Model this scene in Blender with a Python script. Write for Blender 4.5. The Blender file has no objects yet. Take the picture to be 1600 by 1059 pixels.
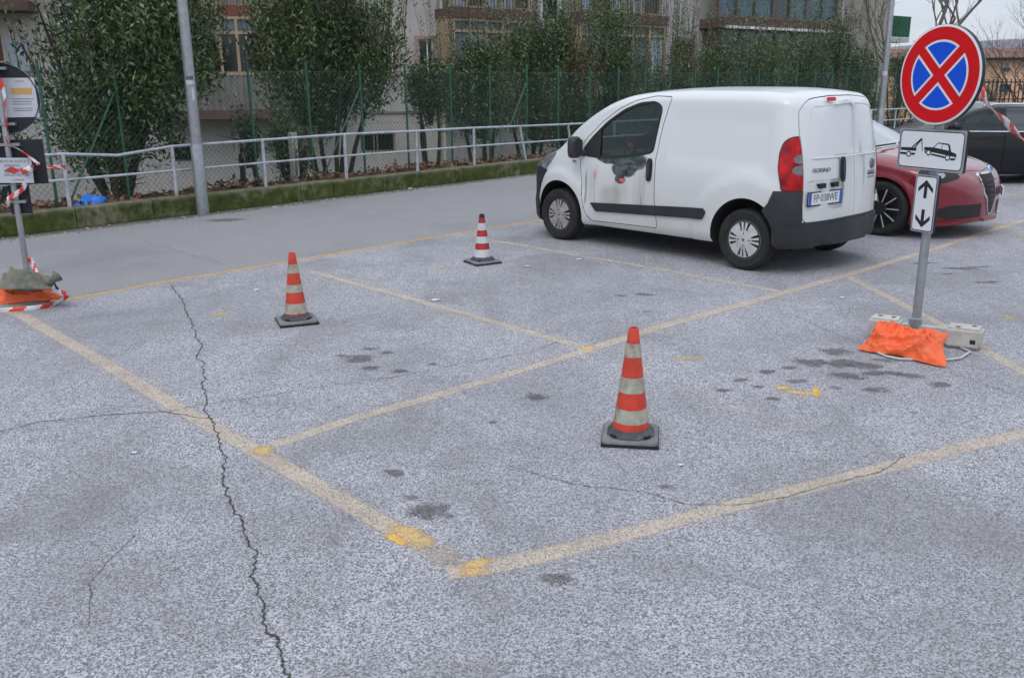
import bpy, bmesh, math, random
import numpy as np
from mathutils import Vector, Matrix, noise

# ------------------------------------------------------------------ camera, sky, sun, exposure
SC = bpy.context.scene
COL = SC.collection
FPX, CAMH = 1410.0, 1.775
PITCH, ROLL = math.atan(.2833), math.radians(.44)
cd = bpy.data.cameras.new('camera')
cam = bpy.data.objects.new('camera', cd)
COL.objects.link(cam)
cd.sensor_width = 36.0
cd.lens = 36.0 * FPX / 1600.0
cd.clip_start = .05
cd.clip_end = 6000
cam.matrix_world = Matrix.Translation((0, 0, CAMH)) @ Matrix.Rotation(math.pi / 2 - PITCH, 4, 'X') @ Matrix.Rotation(ROLL * -1, 4, 'Z')
SC.camera = cam
cd.dof.use_dof = True
cd.dof.focus_distance = 7.5
cd.dof.aperture_fstop = 7.0

W = bpy.data.worlds.new('World')
SC.world = W
W.use_nodes = True
wn = W.node_tree
wn.nodes.clear()
SUN_EL, SUN_AZ = math.radians(52), math.radians(205)      # azimuth clockwise from +Y
sky = wn.nodes.new('ShaderNodeTexSky'); sky.sky_type = 'NISHITA'; sky.sun_disc = False
sky.sun_elevation = SUN_EL; sky.sun_rotation = SUN_AZ
bg = wn.nodes.new('ShaderNodeBackground'); bg.inputs[1].default_value = .13
wo = wn.nodes.new('ShaderNodeOutputWorld')
tc = wn.nodes.new('ShaderNodeTexCoord')
mp = wn.nodes.new('ShaderNodeMapping'); mp.inputs['Scale'].default_value = (1, 1, 3.2)
nz = wn.nodes.new('ShaderNodeTexNoise'); nz.inputs['Scale'].default_value = 2.6; nz.inputs['Detail'].default_value = 7; nz.inputs['Roughness'].default_value = .55
rp = wn.nodes.new('ShaderNodeValToRGB')
rp.color_ramp.elements[0].position = .36; rp.color_ramp.elements[0].color = (4.5, 5.0, 5.9, 1)
rp.color_ramp.elements[1].position = .62; rp.color_ramp.elements[1].color = (7.0, 7.2, 7.6, 1)
sep = wn.nodes.new('ShaderNodeSeparateXYZ')
mr = wn.nodes.new('ShaderNodeMapRange'); mr.inputs[1].default_value = 0; mr.inputs[2].default_value = 1; mr.inputs[3].default_value = .66; mr.inputs[4].default_value = 1.7
ml = wn.nodes.new('ShaderNodeVectorMath'); ml.operation = 'SCALE'
mx = wn.nodes.new('ShaderNodeMix'); mx.data_type = 'RGBA'; mx.inputs[0].default_value = .84
L = wn.links.new
L(tc.outputs['Generated'], mp.inputs[0]); L(mp.outputs[0], nz.inputs[0]); L(nz.outputs[0], rp.inputs[0])
L(tc.outputs['Generated'], sep.inputs[0]); L(sep.outputs[2], mr.inputs[0])
L(rp.outputs[0], ml.inputs[0]); L(mr.outputs[0], ml.inputs['Scale'])
L(sky.outputs[0], mx.inputs[6]); L(ml.outputs[0], mx.inputs[7]); L(mx.outputs[2], bg.inputs[0]); L(bg.outputs[0], wo.inputs[0])

sd = bpy.data.lights.new('sun', 'SUN'); sd.energy = .6; sd.angle = math.radians(25); sd.color = (1, .97, .92)
so = bpy.data.objects.new('sun', sd); COL.objects.link(so)
sv = Vector((math.sin(SUN_AZ) * math.cos(SUN_EL), math.cos(SUN_AZ) * math.cos(SUN_EL), math.sin(SUN_EL)))
so.rotation_euler = sv.to_track_quat('Z', 'Y').to_euler(); so.location = (0, 0, 30)
SC.view_settings.view_transform = 'Standard'; SC.view_settings.look = 'None'
SC.view_settings.gamma = 1; SC.view_settings.exposure = .32; SC.view_settings.use_curve_mapping = False
SC.render.engine = 'CYCLES'
SC.cycles.max_bounces = 6; SC.cycles.transparent_max_bounces = 12

# ------------------------------------------------------------------ where a line of sight meets the place
def ray(px, py):
    x, y = px - 800, -(py - 529.5)
    c, s = math.cos(ROLL), math.sin(ROLL)
    x, y = (c * x + s * y) / FPX, (-s * x + c * y) / FPX
    cp, sp = math.cos(PITCH), math.sin(PITCH)
    return (x, cp + sp * y, -sp + cp * y)
def at(px, py, z=0.):
    r = ray(px, py); t = (z - CAMH) / r[2]
    return (r[0] * t, r[1] * t, z)
def at_wall(px, py, P, ang, d=0.):
    """(s, z) where the sight line meets the vertical plane through P with direction ang, d metres in front"""
    u = (math.cos(ang), math.sin(ang)); n = (u[1], -u[0])
    r = ray(px, py)
    t = (P[0] * n[0] + P[1] * n[1] + d) / (r[0] * n[0] + r[1] * n[1])
    x, y = r[0] * t, r[1] * t
    return ((x - P[0]) * u[0] + (y - P[1]) * u[1], CAMH + r[2] * t)

# ------------------------------------------------------------------ object helpers
def tag(o, label=None, cat=None, group=None, kind=None):
    if label: o['label'] = label
    if cat: o['category'] = cat
    if group: o['group'] = group
    if kind: o['kind'] = kind
    return o
def empty(name, label, cat, loc=(0, 0, 0), rz=0., group=None):
    o = bpy.data.objects.new(name, None); COL.objects.link(o)
    o.location = loc; o.rotation_euler = (0, 0, rz); o.empty_display_size = .2
    return tag(o, label, cat, group)
def add(name, me, mats, parent=None, smooth=None, loc=None, rot=None):
    if mats is not None:
        if not isinstance(mats, (list, tuple)): mats = [mats]
        idx = np.zeros(len(me.polygons), np.int32); me.polygons.foreach_get('material_index', idx)
        me.materials.clear()
        for m in mats: me.materials.append(m)
        if len(mats) > 1: me.polygons.foreach_set('material_index', idx)
        else: me.polygons.foreach_set('material_index', np.zeros(len(me.polygons), np.int32))
    if smooth is not None:
        me.shade_smooth(); me.set_sharp_from_angle(angle=math.radians(smooth))
    o = bpy.data.objects.new(name, me); COL.objects.link(o)
    if parent: o.parent = parent
    if loc: o.location = loc
    if rot: o.rotation_euler = rot
    return o
def pyd(v, f, name='m'):
    me = bpy.data.meshes.new(name); me.from_pydata([tuple(p) for p in v], [], [tuple(q) for q in f]); me.update(); return me
def copy_thing(o, parent=None):
    c = o.copy(); COL.objects.link(c); c.parent = parent
    for ch in list(o.children): copy_thing(ch, c)
    return c
class MB:
    """collects shapes into one mesh"""
    def __init__(s): s.v = []; s.f = []; s.mi = []
    def raw(s, v, f, mi=0):
        b = len(s.v); s.v += [tuple(p) for p in v]; s.f += [tuple(i + b for i in q) for q in f]; s.mi += [mi] * len(f); return s
    def box(s, x0, x1, y0, y1, z0, z1, T=None, mi=0):
        v = [Vector((x, y, z)) for z in (z0, z1) for y in (y0, y1) for x in (x0, x1)]
        if T is not None: v = [T @ p for p in v]
        return s.raw(v, [(0, 2, 3, 1), (4, 5, 7, 6), (0, 1, 5, 4), (1, 3, 7, 5), (3, 2, 6, 7), (2, 0, 4, 6)], mi)
    def tube(s, pts, r, n=8, cap=True, mi=0):
        pts = [Vector(p) for p in pts]
        if not isinstance(r, (list, tuple)): r = [r] * len(pts)
        v = []; a0 = None
        for i, p in enumerate(pts):
            d = (pts[min(i + 1, len(pts) - 1)] - pts[max(i - 1, 0)]).normalized()
            if a0 is None: a0 = d.orthogonal().normalized()
            a0 = (a0 - d * a0.dot(d)).normalized(); b0 = d.cross(a0)
            for k in range(n):
                t = 2 * math.pi * k / n
                v.append(p + (a0 * math.cos(t) + b0 * math.sin(t)) * r[i])
        f = []
        for i in range(len(pts) - 1):
            for k in range(n):
                f.append((i * n + k, i * n + (k + 1) % n, (i + 1) * n + (k + 1) % n, (i + 1) * n + k))
        if cap: f.append(tuple(range(n - 1, -1, -1))); f.append(tuple((len(pts) - 1) * n + k for k in range(n)))
        return s.raw(v, f, mi)
    def lathe(s, prof, n=32, T=None, mi=0, closed=False):
        """prof: (r, z) around z"""
        v = []
        for r, z in prof:
            for k in range(n):
                t = 2 * math.pi * k / n; p = Vector((r * math.cos(t), r * math.sin(t), z)); v.append(T @ p if T is not None else p)
        f = []; m = len(prof)
        for i in range(m if closed else m - 1):
            j = (i + 1) % m
            for k in range(n): f.append((i * n + k, i * n + (k + 1) % n, j * n + (k + 1) % n, j * n + k))
        if not closed:
            f.append(tuple(range(n - 1, -1, -1))); f.append(tuple((m - 1) * n + k for k in range(n)))
        return s.raw(v, f, mi)
    def mesh(s):
        me = pyd(s.v, s.f); me.polygons.foreach_set('material_index', s.mi); return me
    def build(s, name, mats, parent=None, smooth=None, **k): return add(name, s.mesh(), mats, parent, smooth, **k)
def prism(poly, axis, a, b):
    """closed prism: poly in the two other axes, extruded along axis from a to b"""
    n = len(poly); v = []
    for h in (a, b):
        for p, q in poly:
            v.append({'x': (h, p, q), 'y': (p, h, q), 'z': (p, q, h)}[axis])
    f = [tuple(range(n)), tuple(range(2 * n - 1, n - 1, -1))] + [(i, i + n, (i + 1) % n + n, (i + 1) % n) for i in range(n)]
    me = pyd(v, f); bm = bmesh.new(); bm.from_mesh(me); bmesh.ops.recalc_face_normals(bm, faces=bm.faces[:]); bm.to_mesh(me); bm.free()
    return me
def boolean(a, b, op='DIFFERENCE', bmat=None):
    if bmat is not None:
        b.materials.clear(); b.materials.append(bmat)
    if len(a.materials) == 0: a.materials.append(M['van'])
    oa = bpy.data.objects.new('tmp', a); ob = bpy.data.objects.new('tmp', b)
    COL.objects.link(oa); COL.objects.link(ob)
    m = oa.modifiers.new('b', 'BOOLEAN'); m.object = ob; m.operation = op; m.solver = 'EXACT'
    try: m.material_mode = 'TRANSFER'
    except Exception: pass
    bpy.context.view_layer.update()
    r = bpy.data.meshes.new_from_object(oa.evaluated_get(bpy.context.evaluated_depsgraph_get()))
    bpy.data.objects.remove(oa); bpy.data.objects.remove(ob)
    return r
def ell(cx, cz, rx, rz, n=20, p=2.):
    r = []
    for k in range(n):
        t = 2 * math.pi * k / n; c, s = math.cos(t), math.sin(t)
        r.append((cx + rx * math.copysign(abs(c) ** (2 / p), c), cz + rz * math.copysign(abs(s) ** (2 / p), s)))
    return r
def rrect(x0, x1, z0, z1, r, n=5):
    o = []
    for cx, cz, a in ((x1 - r, z1 - r, 0), (x0 + r, z1 - r, 90), (x0 + r, z0 + r, 180), (x1 - r, z0 + r, 270)):
        for k in range(n):
            t = math.radians(a + 90 * k / (n - 1)); o.append((cx + r * math.cos(t), cz + r * math.sin(t)))
    return o
def text_mesh(txt, size, T, extrude=.0005, sx=1., align='CENTER', shear=0.):
    cu = bpy.data.curves.new('t', 'FONT'); cu.body = txt; cu.size = size; cu.extrude = extrude; cu.align_x = align; cu.align_y = 'CENTER'; cu.resolution_u = 2; cu.shear = shear
    o = bpy.data.objects.new('t', cu); COL.objects.link(o); bpy.context.view_layer.update()
    me = bpy.data.meshes.new_from_object(o.evaluated_get(bpy.context.evaluated_depsgraph_get()))
    bpy.data.objects.remove(o)
    me.transform(T @ Matrix.Diagonal((sx, 1, 1, 1)))
    return me

# ------------------------------------------------------------------ materials
class NT:
    def __init__(s, name):
        s.m = bpy.data.materials.new(name); s.m.use_nodes = True; s.t = s.m.node_tree; s.b = s.t.nodes['Principled BSDF']; s.out = s.t.nodes['Material Output']
    def n(s, typ, **k):
        o = s.t.nodes.new(typ)
        for a, b in k.items(): setattr(o, a, b)
        return o
    def l(s, a, b): s.t.links.new(a, b)
    def set(s, sock, v):
        if hasattr(v, 'is_output') or isinstance(v, bpy.types.NodeSocket): s.l(v, sock)
        else: sock.default_value = v
    def math(s, op, a, b=None, clamp=False):
        o = s.n('ShaderNodeMath', operation=op); o.use_clamp = clamp; s.set(o.inputs[0], a)
        if b is not None: s.set(o.inputs[1], b)
        return o.outputs[0]
    def mix(s, f, a, b, blend='MIX'):
        o = s.n('ShaderNodeMix', data_type='RGBA', blend_type=blend); s.set(o.inputs[0], f)
        for i, c in ((6, a), (7, b)):
            if isinstance(c, (tuple, list)): c = (*c[:3], 1)
            s.set(o.inputs[i], c)
        return o.outputs[2]
    def noise(s, vec, scale, detail=3, rough=.55, dist=0.):
        o = s.n('ShaderNodeTexNoise'); o.inputs['Scale'].default_value = scale; o.inputs['Detail'].default_value = detail; o.inputs['Roughness'].default_value = rough; o.inputs['Distortion'].default_value = dist
        if vec is not None: s.l(vec, o.inputs['Vector'])
        return o.outputs[0]
    def rng(s, v, a, b, c=0., d=1., smooth=False):
        o = s.n('ShaderNodeMapRange'); o.clamp = True
        if smooth: o.interpolation_type = 'SMOOTHSTEP'
        s.set(o.inputs[0], v)
        for i, q in enumerate((a, b, c, d)): s.set(o.inputs[i + 1], q)
        return o.outputs[0]
    def pos(s): return s.n('ShaderNodeNewGeometry').outputs['Position']
    def obj(s): return s.n('ShaderNodeTexCoord').outputs['Object']
    def uv(s):
        o = s.n('ShaderNodeSeparateXYZ'); s.l(s.n('ShaderNodeTexCoord').outputs['UV'], o.inputs[0]); return o.outputs
    def bump(s, h, strength=.3, dist=.01):
        o = s.n('ShaderNodeBump'); o.inputs['Strength'].default_value = strength; o.inputs['Distance'].default_value = dist; s.l(h, o.inputs['Height']); s.l(o.outputs[0], s.b.inputs['Normal'])
    def scalev(s, vec, sc):
        o = s.n('ShaderNodeMapping'); o.inputs['Scale'].default_value = sc; s.l(vec, o.inputs[0]); return o.outputs[0]
    def done(s, col=None, rough=None, metal=None, spec=None, coat=None):
        for k, v in (('Base Color', col), ('Roughness', rough), ('Metallic', metal), ('Specular IOR Level', spec), ('Coat Weight', coat)):
            if v is not None: s.set(s.b.inputs[k], (*v[:3], 1) if isinstance(v, tuple) else v)
        return s.m
def mat(name, col, rough=.6, metal=0., var=.15, scale=6., dirt=None, dirtf=.3, bump=0., bscale=40., coat=0., spec=None):
    t = NT(name); o = t.obj()
    n = t.noise(o, scale, 4, .6)
    c2 = tuple(max(0, c * (1 - 2 * var)) for c in col)
    c = t.mix(t.rng(n, .35, .7), col, c2)
    if dirt:
        n2 = t.noise(o, scale * .6, 6, .7)
        c = t.mix(t.math('MULTIPLY', t.rng(n2, .5, .72), dirtf), c, dirt)
    if bump: t.bump(t.noise(o, bscale, 4), bump, .004)
    return t.done(c, rough, metal, spec, coat)

def rot_map(t, vec, deg, sc):
    o = t.n('ShaderNodeMapping'); o.inputs['Rotation'].default_value = (0, 0, math.radians(deg)); o.inputs['Scale'].default_value = sc; t.l(vec, o.inputs[0]); return o.outputs[0]
def asphalt_col(t, smooth=False):
    """speckled grey: pale aggregate, dark binder; returns colour and height sockets"""
    p = t.pos()
    big = t.noise(p, .35, 3, .5)
    med = t.noise(p, 2.3, 4, .6)
    if smooth:
        g = t.noise(p, 120, 3, .7)
        c = t.mix(t.rng(g, .3, .7), (.13, .13, .137), (.40, .398, .412))
        g2 = t.noise(p, 34, 4, .8); c = t.mix(t.math('MULTIPLY', t.rng(g2, .50, .66), .6), c, (.11, .11, .114)); c = t.mix(t.math('MULTIPLY', t.rng(g2, .44, .34), .4), c, (.46, .455, .46))
        c = t.mix(t.math('MULTIPLY', t.rng(med, .35, .7), .4), c, (.21, .208, .21))
        st = t.noise(t.scalev(p, (.25, .25, 1)), 1.6, 5, .65)
        c = t.mix(t.math('MULTIPLY', t.rng(st, .5, .75), .3), c, (.115, .118, .125))
        return c, g
    g = t.noise(p, 150, 4, .78)
    v = t.n('ShaderNodeTexVoronoi'); v.feature = 'F1'; v.inputs['Scale'].default_value = 165; t.l(p, v.inputs['Vector'])
    sc = t.n('ShaderNodeSeparateColor'); t.l(v.outputs['Color'], sc.inputs[0])
    g2 = t.math('ADD', t.math('MULTIPLY', g, .72), t.math('MULTIPLY', sc.outputs[0], .28))
    r = t.n('ShaderNodeValToRGB'); e = r.color_ramp.elements
    e[0].position = .36; e[0].color = (.085, .086, .097, 1)
    e[1].position = .64; e[1].color = (.585, .583, .615, 1)
    k = r.color_ramp.elements.new(.47); k.color = (.245, .245, .262, 1)
    k = r.color_ramp.elements.new(.55); k.color = (.435, .433, .465, 1)
    t.l(g2, r.inputs[0])
    c = r.outputs[0]
    c = t.mix(t.math('MULTIPLY', t.rng(big, .42, .62), .30), c, (.22, .225, .25))
    c = t.mix(t.math('MULTIPLY', t.rng(med, .5, .75), .25), c, (.16, .163, .175))
    oil = t.noise(p, .9, 5, .62, .6)
    c = t.mix(t.math('MULTIPLY', t.rng(oil, .46, .66), .46), c, (.15, .151, .156))
    tw = t.noise(t.n('ShaderNodeMapping').outputs[0] if False else rot_map(t, p, 43, (2.6, .35, 1)), 1.1, 4, .6)
    c = t.mix(t.math('MULTIPLY', t.rng(tw, .52, .68), .30), c, (.17, .17, .175))
    sp2 = t.noise(p, 22, 4, .75); c = t.mix(t.math('MULTIPLY', t.rng(sp2, .60, .72), .35), c, (.10, .10, .10))
    vc = t.n('ShaderNodeTexVoronoi'); vc.feature = 'DISTANCE_TO_EDGE'; vc.inputs['Scale'].default_value = .9
    wv = t.n('ShaderNodeVectorMath', operation='ADD'); nn_ = t.n('ShaderNodeTexNoise'); nn_.inputs['Scale'].default_value = 3.; nn_.inputs['Detail'].default_value = 5; t.l(p, nn_.inputs[0]); t.l(p, wv.inputs[0]); t.l(nn_.outputs[1], wv.inputs[1]); t.l(wv.outputs[0], vc.inputs['Vector'])
    hair = t.math('MULTIPLY', t.rng(vc.outputs[0], .0, .006, 1, 0), t.rng(t.noise(p, .8, 3), .50, .60))
    c = t.mix(t.math('MULTIPLY', hair, .45), c, (.09, .09, .095))
    brown = t.noise(p, 5.5, 5, .7)
    c = t.mix(t.math('MULTIPLY', t.rng(brown, .62, .75), .22), c, (.14, .125, .10))
    return c, g2
def m_asphalt(name, smooth=False):
    t = NT(name); c, h = asphalt_col(t, smooth); t.bump(h, .35 if smooth else .7, .006)
    return t.done(c, .9, 0, .3)
def m_paint_line(name, col, wear, edge=.30):
    t = NT(name); c, h = asphalt_col(t); u = t.uv()
    d = t.math('SUBTRACT', 1., t.math('ABSOLUTE', t.math('SUBTRACT', t.math('MULTIPLY', u[1], 2.), 1.)))
    p = t.pos()
    e = t.math('MULTIPLY', t.noise(p, 55, 4, .7), edge * 1.5)
    m = t.rng(t.math('SUBTRACT', d, e), -.08, .22)
    w = t.rng(t.noise(p, 4.5, 4, .65), .25, .75, wear * .72, min(1, wear * 1.25))
    sp = t.rng(h, .36, .50, .30, 1.)
    f = t.math('MULTIPLY', t.math('MULTIPLY', m, w), sp)
    t.bump(h, .7, .006); t.set(t.b.inputs['Alpha'], f)
    return t.done(t.mix(.78, c, col), .9, 0, .3)
def m_patch(name, col, amount, hard=.25, sheen=.85):
    t = NT(name); c, h = asphalt_col(t); u = t.uv(); p = t.pos()
    dx = t.math('SUBTRACT', t.math('MULTIPLY', u[0], 2.), 1.); dy = t.math('SUBTRACT', t.math('MULTIPLY', u[1], 2.), 1.)
    r = t.math('SQRT', t.math('ADD', t.math('MULTIPLY', dx, dx), t.math('MULTIPLY', dy, dy)))
    r = t.math('ADD', r, t.math('MULTIPLY', t.math('SUBTRACT', t.noise(p, 14, 4, .65), .5), 1.1 if col[0] > .4 else 1.9))
    r = t.math('ADD', r, t.math('MULTIPLY', t.math('SUBTRACT', t.noise(p, 80, 2, .65), .5), .5))
    m = t.math('MULTIPLY', t.rng(r, .74 - hard, .86, 1., 0.), amount)
    if amount < 1.: pass
    if col[0] > .4: base = t.mix(.8, c, col); m = t.math('MULTIPLY', m, t.rng(h, .34, .46, .35, 1.))
    else: base = t.mix(.55, col, t.mix(1., c, tuple(x * 3 for x in col), 'MULTIPLY'))
    t.bump(h, .7, .006); t.set(t.b.inputs['Alpha'], m)
    return t.done(base, .9, 0, .3)
def m_crack(name, moss):
    t = NT(name); c, h = asphalt_col(t); u = t.uv(); p = t.pos()
    d = t.math('SUBTRACT', 1., t.math('ABSOLUTE', t.math('SUBTRACT', t.math('MULTIPLY', u[1], 2.), 1.)))
    d = t.math('ADD', d, t.math('MULTIPLY', t.math('SUBTRACT', t.noise(p, 60, 4, .75), .5), 1.5))
    m = t.rng(d, .42, .62)
    dk = t.mix(t.math('MULTIPLY', t.rng(t.noise(p, 4, 3), .46, .62), moss), (.055, .055, .054), (.055, .068, .035))
    t.bump(t.math('SUBTRACT', h, t.math('MULTIPLY', m, 1.5)), .8, .01)
    t.set(t.b.inputs['Alpha'], t.math('MULTIPLY', m, (.50 + .45 * moss) if moss < .5 else .80))
    return t.done(dk, .95, 0, .2)

def m_gutter():
    t = NT('gutter_dirt'); u = t.uv(); p = t.pos(); n = t.noise(p, 3.2, 5, .65); g = t.noise(p, 60, 3, .7)
    a = t.math('MULTIPLY', t.rng(t.math('ADD', u[1], t.math('MULTIPLY', n, .9)), .55, 1.15), t.rng(g, .3, .6, .35, .85))
    t.set(t.b.inputs['Alpha'], a); return t.done(t.mix(n, (.10, .085, .06), (.19, .165, .13)), .95, 0, .2)
M = {}
M['asphalt'] = m_asphalt('asphalt_lot'); M['road'] = m_asphalt('asphalt_road', True)
M['line_cream'] = m_paint_line('paint_cream_worn', (.64, .53, .42), .84)
M['line_faint'] = m_paint_line('paint_faint', (.66, .59, .48), .62)
M['line_ghost'] = m_paint_line('paint_ghost', (.60, .55, .46), .28)
M['line_mid'] = m_paint_line('paint_mid', (.66, .56, .44), .76)
M['line_yellow'] = m_paint_line('paint_yellow', (.62, .40, .12), 1.1, .2)
M['yellow_patch'] = m_patch('paint_yellow_patch', (.80, .46, .06), .95, .2)
M['yellow_mid'] = m_patch('paint_yellow_mid', (.72, .48, .16), .86, .35)
M['yellow_faint'] = m_patch('paint_yellow_faint', (.75, .50, .15), .5, .3)
M['cream_patch'] = m_patch('paint_cream_patch', (.54, .45, .29), .4, .35)
M['stain'] = m_patch('oil_stain', (.16, .155, .15), .68, .38)
M['stain_soft'] = m_patch('oil_stain_soft', (.15, .145, .14), .5, .4)
M['crack'] = m_crack('crack_wide', 1.); M['crack_mid'] = m_crack('crack_mid', .49); M['crack_thin'] = m_crack('crack_thin', .1)
M['galv'] = mat('galvanised_steel', (.33, .35, .37), .45, .6, .12, 14, (.25, .22, .19), .3)
M['rail'] = mat('grey_painted_steel', (.46, .50, .55), .5, .15, .15, 9, (.22, .15, .10), .8)
M['fence_green'] = mat('green_coated_steel', (.022, .105, .068), .5, .0, .15, 9)
M['wire'] = mat('green_coated_wire', (.024, .080, .056), .6, 0, .1)
M['black_plastic'] = mat('black_plastic', (.022, .024, .028), .55, 0, .1, 8, (.09, .085, .08), .25)
M['bumper'] = mat('grey_black_bumper', (.016, .018, .023), .55, 0, .1, 5, (.07, .068, .065), .25)
M['rubber'] = mat('tyre_rubber', (.012, .012, .013), .8, 0, .15, 10, (.05, .047, .043), .35, .2, 60)
M['well'] = mat('wheel_well_black', (.008, .008, .009), .9)
M['hubcap'] = mat('silver_hubcap', (.60, .61, .62), .38, .35, .08, 20, (.22, .19, .16), .4)
M['dirty_cap'] = mat('dusty_hubcap', (.42, .39, .37), .5, .3, .15, 20, (.17, .14, .11), .6)
M['dark_metal'] = mat('dark_wheel_metal', (.05, .05, .055), .4, .7)
M['chrome'] = mat('chrome', (.7, .7, .72), .12, 1., .03)
M['red_paint_car'] = mat('dark_red_car_paint', (.19, .002, .011), .30, .1, .04, 3, None, 0, 0, 40, 1.)
M['black_paint_car'] = mat('black_car_paint', (.005, .0055, .008), .25, 0, .04, 3, None, 0, 0, 40, .25, .3)
M['tail_red'] = mat('red_lamp_lens', (.56, .004, .008), .15, 0, .40, 9, None, 0, .25, 25, .0, .35)
M['lamp_grey'] = mat('grey_lamp_reflector', (.16, .17, .17), .15, .3, .2, 30, None, 0, 0, 40, 1.)
M['lamp_clear'] = mat('clear_lamp_lens', (.36, .41, .47), .1, .5, .3, 20, None, 0, 0, 40, 1.)
M['seat'] = mat('dark_seat_fabric', (.03, .032, .035), .9)
M['pink'] = mat('pink_matte', (.75, .08, .16), .7)
M['concrete'] = mat('concrete_base', (.50, .475, .44), .9, 0, .12, 12, (.20, .185, .16), .5, .4, 60)
M['orange_bag'] = mat('orange_vinyl', (.86, .125, .025), .42, 0, .10, 5, (.45, .10, .05), .3, .10, 30)
M['olive_bag'] = mat('olive_cloth', (.19, .195, .15), .9, 0, .2, 6, (.08, .08, .06), .4, .3, 120)
M['green_bag'] = mat('grey_green_cloth', (.30, .33, .28), .85, 0, .2, 6)
M['white_tube'] = mat('white_painted_tube', (.55, .57, .56), .5)
M['tape_red'] = mat('barrier_tape_red', (.72, .05, .03), .4, 0, .08)
M['tape_white'] = mat('barrier_tape_white', (.72, .72, .74), .4, 0, .08)
M['cone_red'] = mat('cone_red', (.62, .050, .024), .5, 0, .16, 12, (.20, .055, .035), .8)
M['cone_deep'] = mat('cone_deep_red', (.42, .022, .018), .5, 0, .14, 9, (.1, .03, .02), .5)
M['cone_dull'] = mat('cone_dull_white', (.42, .40, .33), .6, 0, .2, 18, (.13, .085, .055), .9)
M['cone_white'] = mat('cone_white', (.56, .575, .60), .55, 0, .10, 9, (.25, .22, .19), .6)
M['cone_base'] = mat('cone_base_rubber', (.20, .205, .21), .75, 0, .25, 9, (.24, .24, .24), .7, .2, 60)
M['cone_collar'] = mat('cone_collar_rubber', (.06, .065, .075), .7, 0, .3, 14, (.2, .2, .2), .5, .2, 60)
M['cone_black'] = mat('cone_black_rubber', (.012, .012, .013), .7)
M['sign_red'] = mat('sign_red', (.58, .004, .008), .5, 0, .03, 6., None, .3, 0, 40, 0, .2)
M['sign_blue'] = mat('sign_blue', (.003, .075, .60), .5, 0, .03, 6., None, .3, 0, 40, 0, .2)
M['sign_white'] = mat('sign_white', (.66, .68, .71), .4, 0, .03)
M['sign_black'] = mat('sign_black', (.008, .008, .010), .45, 0, .03)
M['sign_edge'] = mat('sign_edge_grey', (.33, .34, .36), .5, .3)
M['sign_back'] = mat('sign_back_dark', (.012, .014, .022), .55, .1, .1, 7)
M['paper'] = mat('white_paper', (.52, .54, .60), .6, 0, .06, 5)
M['paper_band'] = mat('ochre_band', (.55, .33, .10), .6, 0, .04)
M['print_red'] = mat('red_print', (.50, .05, .04), .6)
M['print'] = mat('dark_print', (.10, .10, .13), .7)
M['plate_blue'] = mat('plate_blue', (.02, .09, .48), .4)
M['blue_bag'] = mat('blue_plastic', (.03, .22, .75), .35, 0, .15, 9)
M['bark'] = mat('bark', (.055, .046, .036), .95, 0, .25, 12, (.10, .09, .06), .4, .5, 40)
M['bark_pale'] = mat('bare_bark', (.17, .145, .12), .9, 0, .2, 10)
def m_leaf(name, cols, rough=.30):
    t = NT(name); g = t.n('ShaderNodeNewGeometry'); r = t.n('ShaderNodeValToRGB'); t.l(g.outputs['Random Per Island'], r.inputs[0])
    e = r.color_ramp.elements; e[0].position = 0; e[0].color = (*cols[0], 1); e[1].position = 1; e[1].color = (*cols[-1], 1)
    for i, c in enumerate(cols[1:-1]): k = e.new((i + 1) / (len(cols) - 1)); k.color = (*c, 1)
    return t.done(r.outputs[0], rough, 0, .55)
M['leaf'] = m_leaf('laurel_leaf', [(.016, .032, .010), (.036, .068, .020), (.066, .112, .030), (.040, .070, .026), (.13, .18, .055)])
M['leaf_young'] = m_leaf('laurel_leaf_young', [(.050, .095, .020), (.085, .14, .03), (.13, .19, .045)])
M['leaf_brown'] = m_leaf('dead_leaf', [(.10, .042, .022), (.16, .075, .04), (.22, .12, .07), (.07, .035, .022)], .7)
M['leaf_rust'] = m_leaf('rusty_leaf', [(.09, .05, .025), (.12, .08, .03), (.05, .06, .02)], .6)

def m_wall(name, col, streak=.35):
    t = NT(name); p = t.pos()
    a = t.noise(p, 1.2, 5, .65); b = t.noise(t.scalev(p, (2.2, 2.2, .35)), 1.6, 5, .7); g = t.noise(p, 45, 3, .6)
    c = t.mix(t.rng(a, .35, .7), col, tuple(x * .82 for x in col))
    c = t.mix(t.math('MULTIPLY', t.rng(b, .48, .75), streak), c, tuple(x * .45 for x in col))
    c = t.mix(t.math('MULTIPLY', t.rng(g, .5, .8), .2), c, tuple(x * .6 for x in col))
    t.bump(g, .3, .006)
    return t.done(c, .92, 0, .2)
M['wall'] = m_wall('render_greige', (.47, .445, .43)); M['wall_right'] = m_wall('render_buff', (.46, .43, .38))
M['wall_grey'] = m_wall('render_grey', (.25, .225, .20)); M['wall_orange'] = m_wall('render_orange', (.82, .50, .32), .1)
M['wall_white'] = m_wall('render_white', (.55, .56, .56), .2)
M['slab'] = m_wall('balcony_slab_brown', (.135, .085, .075)); M['slab_red'] = m_wall('balcony_slab_red', (.21, .085, .060))
M['frame_beige'] = mat('beige_frame', (.40, .30, .20), .5, .2, .12, 3); M['frame_brown'] = mat('brown_frame', (.14, .10, .075), .5, .2)
M['frame_white'] = mat('white_frame', (.72, .74, .78), .5, 0, .05); M['frame_pink'] = mat('pinkish_surround', (.36, .26, .215), .8, 0, .1, 3)
M['pipe'] = mat('cream_drainpipe', (.50, .46, .38), .6, 0, .1, 3)
M['panel_rib'] = mat('ribbed_panel_grey', (.22, .215, .19), .6, .1, .2, 2, (.12, .10, .07), .5)
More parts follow.
